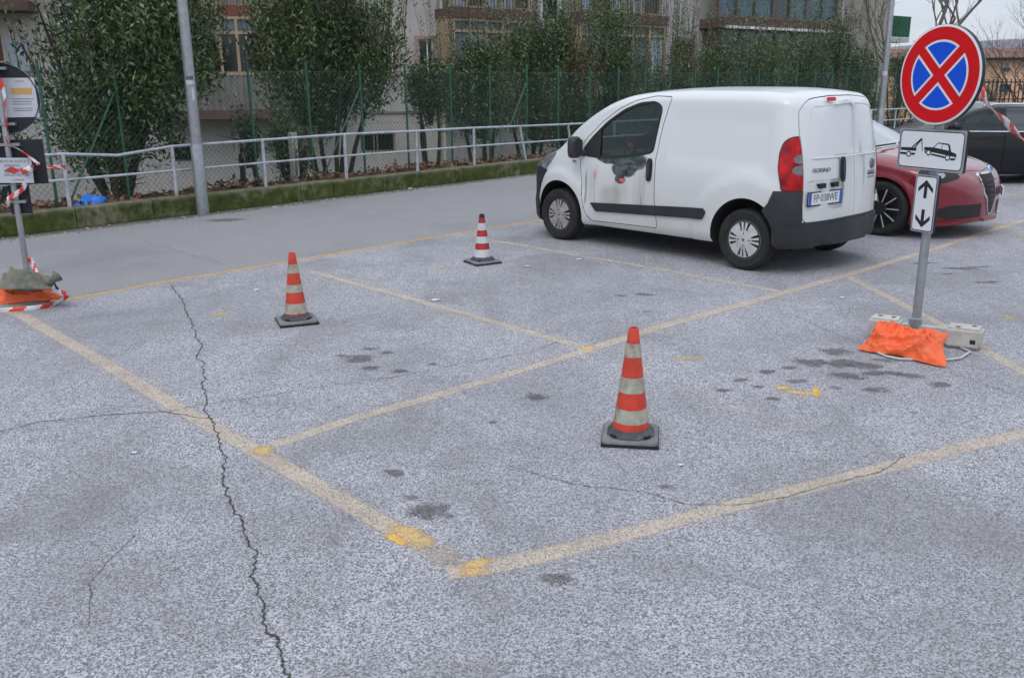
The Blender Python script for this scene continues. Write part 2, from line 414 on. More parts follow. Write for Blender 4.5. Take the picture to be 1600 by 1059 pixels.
M['panel_yellow'] = mat('ribbed_panel_yellowish', (.33, .32, .20), .6, 0, .25, 1.5)
M['pane_dark'] = mat('window_glass_dark', (.020, .024, .028), .10, 0, .3, 1.2, None, 0, 0, 40, 0., .8)
M['pane_blue'] = mat('window_glass_blue_curtain', (.055, .12, .16), .18, 0, .3, 2.5, None, 0, 0, 40, 0., .6)
M['pane_pale'] = mat('pale_blue_blind', (.34, .42, .48), .5, 0, .1, 2)
M['pane_sky'] = mat('windscreen_glossy_painted_sky', (.16, .20, .23), .08, 0, .1, 1, None, 0, 0, 40, 1., 1.)  # pale blue-grey base paints the sky's reflection into the red car's windscreen
M['pane_teal'] = mat('frosted_transom', (.13, .165, .18), .3, 0, .25, 2)
M['green_cloth'] = mat('green_awning_cloth', (.010, .14, .060), .7, 0, .3, 6)
M['shutter'] = mat('brown_shutter', (.16, .055, .035), .7)
M['roof'] = mat('roof_tiles_brown', (.21, .095, .07), .8, 0, .25, .8)
M['iron'] = mat('black_iron', (.02, .021, .024), .6)

def m_kerb():
    t = NT('mossy_concrete'); p = t.pos(); s = t.n('ShaderNodeSeparateXYZ'); t.l(p, s.inputs[0]); z = s.outputs[2]
    a = t.noise(p, 1.3, 5, .65); b = t.noise(p, 7, 5, .7); g = t.noise(p, 60, 3, .6)
    c = t.mix(t.rng(b, .35, .7), (.24, .215, .17), (.13, .115, .09))
    m = t.math('MULTIPLY', t.rng(t.math('ADD', a, t.math('MULTIPLY', b, .55)), .54, .78), t.rng(z, .21, .282, 1., .25))
    mc = t.mix(t.rng(b, .4, .65), (.078, .100, .022), (.034, .048, .014))
    c = t.mix(m, c, mc)
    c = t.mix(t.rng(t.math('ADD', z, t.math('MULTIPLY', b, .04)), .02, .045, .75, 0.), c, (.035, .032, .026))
    t.bump(t.math('ADD', g, b), .6, .012)
    return t.done(c, .95, 0, .2)
M['kerb'] = m_kerb(); M['gutter'] = m_gutter(); M['crumbs'] = m_leaf('crumbs', [(.30, .27, .22), (.12, .08, .05), (.45, .43, .38), (.10, .07, .04)], .8)
def m_soil():
    t = NT('yard_soil'); p = t.pos(); a = t.noise(p, 3, 6, .7); b = t.noise(p, 30, 4, .7)
    c = t.mix(t.rng(a, .3, .7), (.085, .062, .040), (.05, .06, .025)); c = t.mix(t.rng(b, .45, .65), c, (.13, .085, .05))
    t.bump(b, .8, .03); return t.done(c, .95, 0, .2)
M['soil'] = m_soil()
def m_hill():
    t = NT('wooded_hill'); p = t.pos(); a = t.noise(p, .012, 6, .7); b = t.noise(p, .06, 5, .7)
    c = t.mix(t.rng(a, .35, .65), (.085, .09, .085), (.15, .145, .13)); c = t.mix(t.rng(b, .4, .7), c, (.06, .068, .065))
    return t.done(c, .95, 0, .1)
M['hill'] = m_hill()
def m_glass(name, tint, op):
    t = NT(name); tr = t.n('ShaderNodeBsdfTransparent'); tr.inputs[0].default_value = (*tint, 1)
    gl = t.n('ShaderNodeBsdfGlossy'); gl.inputs['Roughness'].default_value = .02; gl.inputs[0].default_value = (.9, .95, 1, 1)
    fr = t.n('ShaderNodeLayerWeight'); fr.inputs[0].default_value = .5
    mx = t.n('ShaderNodeMixShader'); t.l(t.math('ADD', t.math('MULTIPLY', t.math('POWER', fr.outputs[1], 4.), .7), op), mx.inputs[0]); t.l(tr.outputs[0], mx.inputs[1]); t.l(gl.outputs[0], mx.inputs[2])
    t.l(mx.outputs[0], t.out.inputs[0]); t.t.nodes.remove(t.b); return t.m
M['glass'] = m_glass('car_glass', (.70, .80, .76), .03)
M['glass_dark'] = m_glass('tinted_car_glass', (.30, .36, .36), .10)
M['glass_shield'] = m_glass('windscreen_glass', (.62, .70, .68), .05)
def m_van(name, smear):
    t = NT(name); o = t.obj(); s = t.n('ShaderNodeSeparateXYZ'); t.l(o, s.inputs[0]); x, y, z = s.outputs
    n = t.noise(o, 2.2, 5, .6); g = t.noise(t.scalev(o, (1, 1, .35)), 9, 5, .7)
    c = t.mix(t.math('MULTIPLY', t.rng(z, .95, .25, 0, 1), t.rng(n, .3, .7, .25, .6)), (.61, .625, .635), (.45, .43, .39))
    c = t.mix(t.math('MULTIPLY', t.rng(g, .60, .75), t.rng(z, 1.0, .4, .03, .35)), c, (.26, .24, .21))
    if smear:  # dark teal, pink and beige blotches, colour only; the panel has no dent
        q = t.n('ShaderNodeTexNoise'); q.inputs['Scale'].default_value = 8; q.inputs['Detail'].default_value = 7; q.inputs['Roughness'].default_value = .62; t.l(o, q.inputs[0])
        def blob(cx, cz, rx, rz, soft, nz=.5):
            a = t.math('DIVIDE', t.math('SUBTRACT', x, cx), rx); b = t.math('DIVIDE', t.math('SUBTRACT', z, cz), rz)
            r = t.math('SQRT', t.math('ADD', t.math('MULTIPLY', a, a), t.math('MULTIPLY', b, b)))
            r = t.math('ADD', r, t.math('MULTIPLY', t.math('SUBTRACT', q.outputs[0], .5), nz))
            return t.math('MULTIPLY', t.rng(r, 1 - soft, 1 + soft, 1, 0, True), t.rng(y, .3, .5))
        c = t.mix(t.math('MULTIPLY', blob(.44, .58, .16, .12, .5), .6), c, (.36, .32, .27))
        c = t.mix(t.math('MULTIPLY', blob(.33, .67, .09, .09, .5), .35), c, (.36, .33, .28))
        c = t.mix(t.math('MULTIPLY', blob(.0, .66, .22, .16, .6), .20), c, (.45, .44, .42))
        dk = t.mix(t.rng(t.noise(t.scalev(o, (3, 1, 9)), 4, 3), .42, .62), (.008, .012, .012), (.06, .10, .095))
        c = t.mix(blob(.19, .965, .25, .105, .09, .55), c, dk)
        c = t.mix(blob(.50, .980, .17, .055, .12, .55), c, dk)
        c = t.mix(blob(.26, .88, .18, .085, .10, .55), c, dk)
        c = t.mix(blob(.31, .77, .075, .045, .2), c, (.010, .012, .012))
        c = t.mix(blob(.275, .762, .045, .020, .25), c, (.75, .09, .16))
        c = t.mix(t.math('MULTIPLY', blob(.68, .80, .02, .05, .4), .6), c, (.6, .2, .18))
        s2 = t.noise(t.scalev(o, (9, 1, .7)), 1., 3, .6)
        c = t.mix(t.math('MULTIPLY', t.math('MULTIPLY', t.rng(s2, .46, .66), t.math('MULTIPLY', t.rng(z, .95, .86), t.rng(z, .40, .52))), .38), c, (.30, .29, .27))
        st = t.noise(t.scalev(o, (26, 1, .9)), 1., 1, .3)
        c = t.mix(t.math('MULTIPLY', t.math('MULTIPLY', t.rng(st, .70, .73), t.math('MULTIPLY', t.rng(z, .85, .78), t.rng(z, .44, .50))), .7), c, (.15, .16, .17))
    return t.done(c, t.rng(n, .3, .7, .30, .42), 0, .5, .5)
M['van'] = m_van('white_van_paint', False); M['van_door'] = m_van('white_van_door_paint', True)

# ================================================================== SETTING: ground, lot, road
rnd = random.Random(7)
K0, K1, K2 = Vector((-6.25, 10.96, 0)), Vector((.39, 18.51, 0)), Vector((2.0, 20.3, 0))
K3 = Vector((12.4, 28.7, 0))
dA = (K1 - K0).normalized(); dB = (K3 - K2).normalized()
KL = [K0 - dA * 22, K0, K1, K2, K3, K3 + dB * 30]            # front foot of the low wall
def offs(pts, d):
    """polyline moved sideways (left of its direction, away from the lot)"""
    o = []
    for i, p in enumerate(pts):
        a = (pts[i] - pts[i - 1]).normalized() if i else (pts[1] - pts[0]).normalized()
        b = (pts[i + 1] - pts[i]).normalized() if i < len(pts) - 1 else a
        t = (a + b).normalized(); n = Vector((-t.y, t.x, 0)); o.append(p + n * (d / max(.3, n.dot(Vector((-a.y, a.x, 0))))))
    return o
def on_line(px, d, py=200):
    """point where the vertical plane of sight through column px crosses the wall line moved back by d"""
    r = ray(px, py); P = offs(KL, d)
    for a, b in zip(P, P[1:]):
        e = b - a; den = r[0] * e.y - r[1] * e.x
        if abs(den) < 1e-9: continue
        s = (a.y * r[0] - a.x * r[1]) / -den
        if -1e-6 <= s <= 1 + 1e-6 and (a + e * s).y > 0: return a + e * s
    return None
def height_at(px, py, p):
    r = ray(px, py); return CAMH + r[2] * p.y / r[1]

far = 900.
tag(add('ground', pyd([(-far, -far, -1.5), (far, -far, -1.5), (far, far * 1.6, -1.5), (-far, far * 1.6, -1.5)], [(0, 1, 2, 3)]), M['soil']), kind='structure')
E0 = offs(KL, .30)
lot = [(p.x, p.y) for p in E0] + [(90, 60), (90, -40), (-40, -40), (-40, E0[0].y)]
n = len(lot)
add_lot = pyd([(x, y, 0) for x, y in lot] + [(x, y, -1.6) for x, y in lot], [tuple(range(n - 1, -1, -1))] + [(i, (i + 1) % n, (i + 1) % n + n, i + n) for i in range(n)])
tag(add('parking_lot', add_lot, M['asphalt']), kind='structure')

def ribbon(pts, w, z, name, m, ends=.0):
    """flat strip along pts (x, y) with uv: u metres along, v across"""
    P = [Vector((p[0], p[1], 0)) for p in pts]; v = []; uv = []; acc = 0
    if not isinstance(w, (list, tuple)): w = [w] * len(P)
    for i, p in enumerate(P):
        d = (P[min(i + 1, len(P) - 1)] - P[max(i - 1, 0)]).normalized(); q = Vector((-d.y, d.x, 0))
        if i: acc += (P[i] - P[i - 1]).length
        for s_, k in ((-.5, 0.), (.5, 1.)):
            a = p + q * w[i] * s_; v.append((a.x, a.y, z)); uv.append((acc, k))
    f = [(2 * i, 2 * i + 2, 2 * i + 3, 2 * i + 1) for i in range(len(P) - 1)]
    me = pyd(v, f); ul = me.uv_layers.new(name='UVMap')
    for l in me.loops: ul.data[l.index].uv = uv[l.vertex_index]
    o = add(name, me, m); return o
def densify(P, step):
    o = [P[0]]
    for a, b in zip(P, P[1:]):
        k = max(1, int(math.dist(a[:2], b[:2]) / step))
        for i in range(1, k + 1): o.append(tuple(a[j] + (b[j] - a[j]) * i / k for j in range(2)))
    return o
def line(px, w, z, name, m, wob=.0):
    P = densify([at(*p)[:2] for p in px], .25)
    if wob: P = [(x + rnd.uniform(-wob, wob), y + rnd.uniform(-wob, wob)) for x, y in P]
    return tag(ribbon(P, w, z, name, m), kind='structure')
# road: smoother asphalt between the yellow edge line and the low wall
Cpts = [at(105, 468)[:2], at(400, 417)[:2], at(840, 344)[:2]]
c0 = Vector((*Cpts[0], 0)); c1 = Vector((*Cpts[-1], 0)); cdir = (c1 - c0).normalized()
cL = c0 - cdir * 24; cR = c1 + cdir * 11
cR = c1 + cdir * 4; rd = [cL, c0, Vector((*Cpts[1], 0)), c1, cR, cR + dB * 34]
rk = [p.copy() for p in offs(KL, .1)]
rv = [(p.x, p.y, .0002) for p in rd] + [(p.x, p.y, .0002) for p in reversed(rk[:5] + [rk[4] + dB * 20])]
tag(add('road', pyd(rv, [tuple(range(len(rv)))]), M['road']), kind='structure')

MK = 'road_marking'
line([(4, 484), (35, 493), (150, 559), (270, 632), (400, 704), (520, 773), (662, 853)], .155, .0004, MK, M['line_cream'], .003)
line([(700, 893), (760, 887), (820, 874), (900, 855), (1000, 828), (1090, 803), (1200, 777), (1300, 752), (1400, 727), (1500, 700), (1600, 677), (1720, 650)], .150, .0004, MK, M['line_cream'], .004)
line([(425, 696), (560, 652), (680, 618), (800, 583), (925, 545)], .13, .0007, MK, M['line_cream'], .004)
line([(925, 545), (1040, 508), (1150, 478), (1225, 457), (1330, 428), (1450, 392), (1550, 360), (1640, 332), (1760, 296)], .155, .0007, MK, M['line_cream'], .004)
line([(482, 423), (600, 455), (750, 497), (920, 545)], .13, .0004, MK, M['line_mid'], .004)
line([(755, 373), (900, 398), (1050, 424), (1228, 457)], .12, .0004, MK, M['line_mid'], .004)
line([(1325, 432), (1390, 465), (1460, 501), (1540, 548), (1600, 581), (1690, 630)], .135, .0004, MK, M['line_mid'], .004)
line([(1500, 348), (1562, 352), (1620, 375)], .10, .0004, MK, M['line_faint'], .004)
line([(1480, 318), (1560, 316), (1660, 322)], .10, .0004, MK, M['line_mid'], .004)
line([(1540, 300), (1600, 299), (1680, 300)], .10, .0004, MK, M['line_faint'], .004)
line([(1060, 600), (1140, 640), (1280, 672)], .09, .0004, MK, M['line_ghost'], .004)
line([(100, 469), (250, 441.5), (400, 417), (550, 392), (700, 367), (840, 344), (1000, 318), (1200, 286)], .10, .0007, MK, M['line_yellow'], .002)

_pc = [0]
def PI_():
    _pc[0] += 1; return _pc[0]
def patch(px, py, rx, ry, z, name, m, ang=0.):
    x, y, _ = at(px, py); n = 20; v = [(x, y, z)]; uv = [(.5, .5)]
    for k in range(n):
        t = 2 * math.pi * k / n; a, b = math.cos(t), math.sin(t)
        X, Y = rx * 1.35 * a, ry * 1.35 * b; ca, sa = math.cos(ang), math.sin(ang)
        v.append((x + X * ca - Y * sa, y + X * sa + Y * ca, z)); uv.append((.5 + .675 * a, .5 + .675 * b))
    me = pyd(v, [(0, 1 + k, 1 + (k + 1) % n) for k in range(n)]); ul = me.uv_layers.new(name='UVMap')
    for l in me.loops: ul.data[l.index].uv = uv[l.vertex_index]
    return tag(add(name, me, m), kind='structure')
aA, aB = math.radians(-46.5), math.radians(44)
for px, py, rx, ry, m, ang in ((411, 703, .09, .075, 'yellow_mid', aA), (645, 838, .19, .08, 'yellow_mid', aA), (618, 842, .10, .030, 'yellow_patch', aA), (745, 881, .09, .055, 'yellow_mid', .5), (740, 893, .08, .05, 'yellow_mid', .1),
        (690, 868, .16, .09, 'cream_patch', aA), (1275, 612, .13, .028, 'yellow_patch', 1.25), (1255, 614, .16, .03, 'yellow_patch', -.35), (1222, 606, .07, .04, 'yellow_patch', 0), (918, 544, .07, .045, 'yellow_patch', aB),
        (692, 418, .12, .07, 'yellow_faint', 0), (345, 491, .11, .09, 'yellow_faint', 0), (1580, 497, .09, .07, 'yellow_faint', 0), (1075, 560, .16, .05, 'yellow_faint', .2), (1600, 302, .3, .12, 'yellow_faint', 0), (1560, 351, .16, .1, 'yellow_faint', 0)):
    patch(px, py, rx, ry, .0009 + .00002 * PI_(), MK, M[m], ang)
ST = [(672, 799, .135, .10, 1), (613, 739, .075, .06, 1), (640, 778, .05, .04, 0), (870, 904, .085, .06, 0), (838, 621, .10, .09, 1), (1040, 760, .05, .03, 0),
      (560, 560, .12, .12, 1), (580, 575, .08, .06, 1), (625, 580, .07, .06, 1), (535, 556, .07, .05, 0), (605, 551, .07, .05, 0), (675, 569, .05, .04, 1), (580, 545, .09, .05, 0), (770, 660, .03, .03, 0),
      (1005, 460, .13, .07, 0), (970, 462, .07, .05, 0), (1010, 487, .06, .05, 0),
      (1305, 549, .14, .12, 1), (1268, 567, .15, .11, 1), (1315, 568, .16, .13, 1), (1352, 571, .15, .11, 1), (1325, 588, .15, .10, 1), (1365, 583, .10, .07, 1), (1392, 583, .10, .06, 1), (1422, 587, .11, .07, 1), (1468, 601, .10, .07, 1),
      (1368, 609, .10, .07, 1), (1198, 581, .08, .06, 1), (1158, 594, .07, .06, 1), (1130, 610, .06, .04, 1), (1185, 604, .06, .04, 1), (1208, 623, .06, .04, 1), (1245, 595, .09, .06, 0), (1385, 563, .12, .06, 0), (1235, 575, .08, .05, 0), (1305, 606, .06, .04, 0),
      (1500, 420, .25, .08, 0), (1440, 412, .2, .06, 0), (1545, 441, .2, .07, 0), (1480, 428, .14, .05, 0), (352, 344, .38, .22, 0), (1520, 418, .3, .05, 0)]
for i, (px, py, rx, ry, k) in enumerate(ST):
    patch(px, py, rx, ry, .0013 + .000018 * i, 'oil_stain', M['stain' if k else 'stain_soft'], rnd.uniform(-.3, .3))

def crack(px, w, m, jit, step=.05, z=None):
    z = .0023 + .00004 * (px[0][1] % 17)
    P = densify([at(*p)[:2] for p in px], step); Q = []; r = random.Random(int(px[0][0] * 7 + px[0][1])); ox = oy = 0
    for x, y in P:
        ox = ox * .72 + r.uniform(-jit, jit); oy = oy * .72 + r.uniform(-jit, jit); Q.append((x + ox, y + oy))
    return tag(ribbon(Q, [w * r.uniform(.6, 1.5) for _ in Q], z, 'pavement_crack', m), kind='structure')
crack([(334, 660), (340, 685), (352, 715), (350, 755), (366, 790), (378, 830), (396, 860), (397, 905), (412, 935), (411, 968), (432, 1000), (440, 1035), (458, 1062), (480, 1110)], .0150, M['crack'], .0085, .011)
crack([(268, 445), (284, 470), (300, 505), (314, 545), (318, 600), (322, 640), (334, 660)], .016, M['crack_mid'], .012, .03)
crack([(-20, 680), (60, 660), (150, 650), (250, 643), (290, 648), (332, 655)], .015, M['crack_mid'], .010, .03)
crack([(262, 645), (310, 634), (360, 628), (450, 612), (600, 590), (700, 573), (830, 550), (880, 530)], .013, M['crack_thin'], .012)
crack([(800, 730), (900, 757), (1000, 768), (1075, 790), (1150, 790), (1235, 775), (1300, 757), (1372, 735), (1410, 712)], .012, M['crack_thin'], .009, .04)
crack([(1180, 480), (1240, 492), (1290, 515), (1345, 540)], .009, M['crack_thin'], .009)
crack([(1490, 585), (1560, 608), (1620, 630)], .009, M['crack_thin'], .009)
crack([(1300, 487), (1420, 470), (1500, 452), (1620, 445)], .007, M['crack_thin'], .012)
crack([(215, 835), (170, 870), (142, 910), (138, 980)], .009, M['crack_thin'], .009, .04)
crack([(225, 375), (270, 390), (320, 402), (352, 415)], .009, M['crack_thin'], .02)

gd = offs(KL, -.16); P = densify([(p.x, p.y) for p in gd], .5)
tag(ribbon(P, .42, .0007, 'gutter_dirt', M['gutter']), kind='structure')
rg0 = np.random.default_rng(8); V_, F_ = [], []
for i in range(900):
    a_ = rg0.uniform(14, 42); q_ = gd[0] + (gd[1] - gd[0]).normalized() * a_ if a_ < 32 else gd[2] + (gd[3] - gd[2]).normalized() * (a_ - 32)
    s_ = rg0.uniform(.006, .022); x_, y_ = q_.x + rg0.normal() * .10, q_.y - abs(rg0.normal()) * .12; k_ = len(V_)
    V_ += [(x_ - s_, y_ - s_ * .6, .001), (x_ + s_, y_ - s_ * .5, .001), (x_ + s_ * .2, y_ + s_, .001), (x_, y_, .001 + s_ * .8)]; F_ += [(k_, k_ + 1, k_ + 3), (k_ + 1, k_ + 2, k_ + 3), (k_ + 2, k_, k_ + 3)]
tag(add('gutter_debris', pyd(V_, F_), M['crumbs']), kind='stuff')

# small litter lying about
def litter(px, py, s, label, m='paper'):
    x, y, _ = at(px, py); r = random.Random(px); b = MB(); n = 7
    v = [(0, 0, s * .35)] + [(s * r.uniform(.6, 1.2) * math.cos(t), s * .7 * r.uniform(.5, 1.1) * math.sin(t), s * r.uniform(.0, .25)) for t in [2 * math.pi * k / n for k in range(n)]]
    v += [(p[0] * .9, p[1] * .9, 0) for p in v[1:]]
    f = [(0, 1 + k, 1 + (k + 1) % n) for k in range(n)] + [(1 + k, 1 + n + k, 1 + n + (k + 1) % n, 1 + (k + 1) % n) for k in range(n)] + [tuple(range(2 * n, n, -1))]
    return tag(add('paper_scrap', pyd(v, f), M[m], loc=(x, y, .004)), label, 'litter')
litter(680, 470, .05, 'white crumpled scrap on the faint line between two cones')
litter(824, 417, .04, 'small white scrap on the asphalt right of the farthest cone')
litter(905, 406, .035, 'small white scrap on the asphalt in front of the van door')
litter(401, 454, .035, 'white scrap on the asphalt left of the middle cone')
litter(209, 708, .022, 'tiny white cigarette end on bare asphalt left of the long crack')
litter(1064, 727, .022, 'tiny white scrap right of the nearest cone base')
litter(868, 742, .012, 'white speck left below the nearest cone')
litter(1316, 466, .03, 'white scrap near the diagonal line behind the sign base')
litter(641, 295, .05, 'white crumb lying at the foot of the mossy wall')
litter(430, 325, .05, 'pale crumb lying on the road edge by the mossy wall near the lamp post')

# ================================================================== low mossy wall
wall = empty('low_wall', 'long low mossy concrete wall along the far edge of the road under the railing', 'wall', tuple(K0))
Kf, Kb = KL, offs(KL, .20)
def seg_pt(P, s):
    for i, (a, b) in enumerate(zip(P, P[1:])):
        l = (KL[i + 1] - KL[i]).length
        if s <= l or i == len(P) - 2: return a + (b - a) * min(1, s / l)
        s -= l
TOT = sum((b - a).length for a, b in zip(KL, KL[1:]))
s = 0.; r = random.Random(3)
brk = [22 + d for d in (-3.6, .95, 2.0, 5.1, 8.0)]
cuts = [0]; 
while cuts[-1] < TOT: 
    nx = cuts[-1] + r.uniform(1.9, 3.1)
    for b_ in brk:
        if cuts[-1] + .4 < b_ < nx + .6: nx = b_; break
    cuts.append(min(nx, TOT))
for a, b in zip(cuts, cuts[1:]):
    mb = MB(); m_ = max(2, int((b - a) / .5)); V = []
    h = .275 + r.uniform(-.006, .006); g = .006
    rows = []
    for i in range(m_ + 1):
        t = a + g + (b - a - 2 * g) * i / m_; p, q = seg_pt(Kf, t), seg_pt(Kb, t); e = (q - p).normalized()
        j = r.uniform(-.006, .006)
        rows.append([p + e * (.0 + j) + Vector((0, 0, -.05)), p + e * (.004 + j) + Vector((0, 0, h - .02)), p + e * (.022 + j) + Vector((0, 0, h + j * .4)), q + Vector((0, 0, h)), q + Vector((0, 0, -.05))])
    v = [p - K0 for rr in rows for p in rr]; f = []
    for i in range(m_):
        for k in range(5): f.append((i * 5 + k, (i + 1) * 5 + k, (i + 1) * 5 + (k + 1) % 5, i * 5 + (k + 1) % 5))
    f += [(0, 1, 2, 3, 4), tuple(m_ * 5 + k for k in (4, 3, 2, 1, 0))]
    mb.raw(v, f).build('concrete_block', M['kerb'], wall)
# planted strip behind the wall, falling to the yard
P1, P2, P3, P4 = offs(KL, .2), offs(KL, 1.3), offs(KL, 2.8), offs(KL, 3.6)
v = [(p.x, p.y, z) for P, z in ((P1, .23), (P2, .20), (P3, -1.2), (P4, -1.52)) for p in P]; m_ = len(KL)
f = [(j * m_ + i, j * m_ + i + 1, (j + 1) * m_ + i + 1, (j + 1) * m_ + i) for j in range(3) for i in range(m_ - 1)]
tag(add('earth_bank', pyd(v, f), M['soil']), kind='structure')

# ================================================================== grey railing on the wall
rail = empty('railing', 'grey painted two bar steel railing standing on the low mossy wall, some posts bent', 'railing', tuple(K0))
RP = [(-40, 250, 348), (92, 241, 320), (265, 229, 305), (408, 219, 290), (537, 210, 276), (650, 205, 265), (740, 200, 254), (820, 197, 248), (893, 192, 243), (960, 188, 238), (1030, 184, 232), (1110, 180, 226), (1190, 177, 220), (1262, 173, 213), (1330, 170, 206), (1370, 168.6, 203), (1397, 168, 200), (1424, 168, 198), (1455, 167, 196), (1500, 166, 195), (1560, 164, 190), (1640, 162, 186)]
tops = []; mids = []
for i, (px, pt, pb) in enumerate(RP):
    p = on_line(px, .10); zt = height_at(px, pt, p); zt = min(zt, 1.02) if px < 850 else .93
    lean = {820: -.16, 893: -.13}.get(px, 0.) ; lv = dA * lean
    top = Vector((p.x, p.y, zt)) + lv; bot = Vector((p.x, p.y, .27)) - lv * .2
    tops.append(top); mids.append(bot.lerp(top, .52))
    MB().tube([bot - K0, top - K0 + Vector((0, 0, .0))], .027, 10).build('post', M['rail'], rail, 40)
dip = on_line(178, .10); dipt = Vector((dip.x, dip.y, height_at(178, 243, dip)))
for i in range(len(tops) - 1):
    a, b = tops[i], tops[i + 1]; mm = [a - K0, b - K0]
    if i == 1: mm = [a - K0, dipt - K0, b - K0]
    MB().tube(mm, .021, 10).build('top_bar', M['rail'], rail, 40)
    MB().tube([mids[i] - K0, mids[i + 1] - K0], .018, 10).build('middle_bar', M['rail'], rail, 40)

# ================================================================== green chain link fence
fence = empty('chain_link_fence', 'tall green chain link fence with thin posts behind the grey railing', 'fence', tuple(K0))
FP = [-60, 60, 179, 290, 389, 480, 563, 634, 704, 764, 822, 873, 922, 967, 1009, 1048, 1086, 1122, 1155, 1187, 1217, 1246, 1274, 1300, 1325, 1349, 1372, 1400, 1430, 1462, 1495]
OF = .75; fpts = []
for px in FP:
    p = on_line(px, OF, 115); zt = 2.02
    fpts.append(p); l = r.uniform(-.02, .02)
    o = MB().tube([p - K0 + Vector((0, 0, .12)), p - K0 + Vector((l, 0, zt + .10))], .021, 8).build('post', M['fence_green'], fence, 40)
for i in (2, 6, 10, 15, 20):
    a, b = fpts[i], fpts[i - 1]; q = a.lerp(b, .85)
    MB().tube([Vector((a.x, a.y, 1.75)) - K0, Vector((q.x, q.y, .22)) - K0], .015, 6).build('brace', M['fence_green'], fence, 40)
for a, b in zip(fpts, fpts[1:]):
    Lg = (b - a).length; u = (b - a) / Lg; nrm = Vector((-u.y, u.x, 0)); Vs = []; Fs = []
    H0, H1 = .20, 1.98; hh = H1 - H0; sp = .085; w = .0018
    def wire(p, q, w=w):
        d = (q - p).normalized(); c = d.cross(nrm) * w; k = len(Vs)
        Vs.extend([p + c, p - c - nrm * w, p - c + nrm * w, q + c, q - c - nrm * w, q - c + nrm * w])
        Fs.extend([(k, k + 1, k + 4, k + 3), (k + 1, k + 2, k + 5, k + 4), (k + 2, k, k + 3, k + 5)])
    for sgn in (1, -1):
        s0 = -hh
        while s0 < Lg:
            lo, hi = max(0, s0), min(Lg, s0 + hh)
            if hi - lo > .02:
                if sgn > 0: z0, z1 = H0 + (lo - s0), H0 + (hi - s0)
                else: z0, z1 = H1 - (lo - s0), H1 - (hi - s0)
                wire(u * lo + Vector((0, 0, z0)), u * hi + Vector((0, 0, z1)))
            s0 += sp
    for z in (H0, 1.1, H1): wire(Vector((0, 0, z)), u * Lg + Vector((0, 0, z)), .0022)
    add('mesh_panel', pyd(Vs, Fs), M['wire'], fence, loc=tuple(a - K0))

# dead leaves on the strip
def leaf_cloud(P, N, size, rs, aspect=.42, fold=.25):
    """leaves as folded rhombs: P centres, N axis directions"""
    k = len(P); rs_ = rs
    D = N / (np.linalg.norm(N, axis=1, keepdims=True) + 1e-9)
    R_ = rs_.normal(size=(k, 3)); S = np.cross(D, R_); S /= np.linalg.norm(S, axis=1, keepdims=True) + 1e-9
    U = np.cross(D, S); sz = size * rs_.uniform(.5, 1.45, (k, 1)); w = sz * aspect * .5
    a = P; b = P + D * sz; m = P + D * sz * .45
    l = m + S * w + U * w * fold; r_ = m - S * w + U * w * fold
    V = np.stack([a, l, b, r_], 1).reshape(-1, 3)
    i = np.arange(k)[:, None] * 4
    F = np.concatenate([i + np.array([[0, 1, 2]]), i + np.array([[0, 2, 3]])], 1).reshape(-1, 3)
    return V, F
def np_mesh(V, F, mi=None):
    me = bpy.data.meshes.new('m'); me.vertices.add(len(V)); me.vertices.foreach_set('co', V.astype(np.float32).ravel())
    me.loops.add(F.size); me.loops.foreach_set('vertex_index', F.astype(np.int32).ravel())
    me.polygons.add(len(F)); me.polygons.foreach_set('loop_start', np.arange(0, F.size, F.shape[1], dtype=np.int32))
    if mi is not None: me.polygons.foreach_set('material_index', mi.astype(np.int32))
    me.update(calc_edges=True); me.validate(); return me
rs = np.random.default_rng(5)
Pk = []
for i in range(11000):
    t = rs.uniform(18.5, TOT); p = seg_pt(KL, t); i0 = min(range(len(KL) - 1), key=lambda i: 0)
    d = dA if t < 32 else dB; nn = Vector((-d.y, d.x, 0)); o = rs.uniform(.13, 1.0)
    clump = .5 + .5 * math.sin(t * 2.1 + math.sin(t * .7) * 3)
    if rs.uniform() > .25 + .75 * clump: continue
    Pk.append((p.x + nn.x * o, p.y + nn.y * o, .235 + (rs.uniform(0, .05) + .11 * clump * rs.uniform() ** 1.6) * (1 if o > .2 else .3)))
Pk = np.array(Pk); Nk = rs.normal(size=Pk.shape); Nk[:, 2] *= .35
V, F = leaf_cloud(Pk, Nk, .085, rs, .6, .5)
tag(add('dead_leaves', np_mesh(V, F), M['leaf_brown']), kind='stuff')

# blue plastic bag on the strip
bb = on_line(128, .26); b = MB(); r = random.Random(4)
v = []; nu, nv = 14, 6
for j in range(nv + 1):
    a = j / nv * math.pi / 2
    for i in range(nu):
        t = 2 * math.pi * i / nu; q = 1 + .22 * math.sin(3 * t + j) + r.uniform(-.08, .08)
        v.append((.20 * q * math.cos(a) * math.cos(t), .11 * q * math.cos(a) * math.sin(t), .11 * math.sin(a) * q + (.02 * math.cos(2 * t))))
f = [(j * nu + i, j * nu + (i + 1) % nu, (j + 1) * nu + (i + 1) % nu, (j + 1) * nu + i) for j in range(nv) for i in range(nu)]
tag(b.raw(v, f).build('plastic_bag', M['blue_bag'], None, 50, loc=(bb.x, bb.y, .25), rot=(0, 0, math.radians(48))), 'crumpled bright blue plastic bag lying on the low mossy wall by the railing', 'bag')

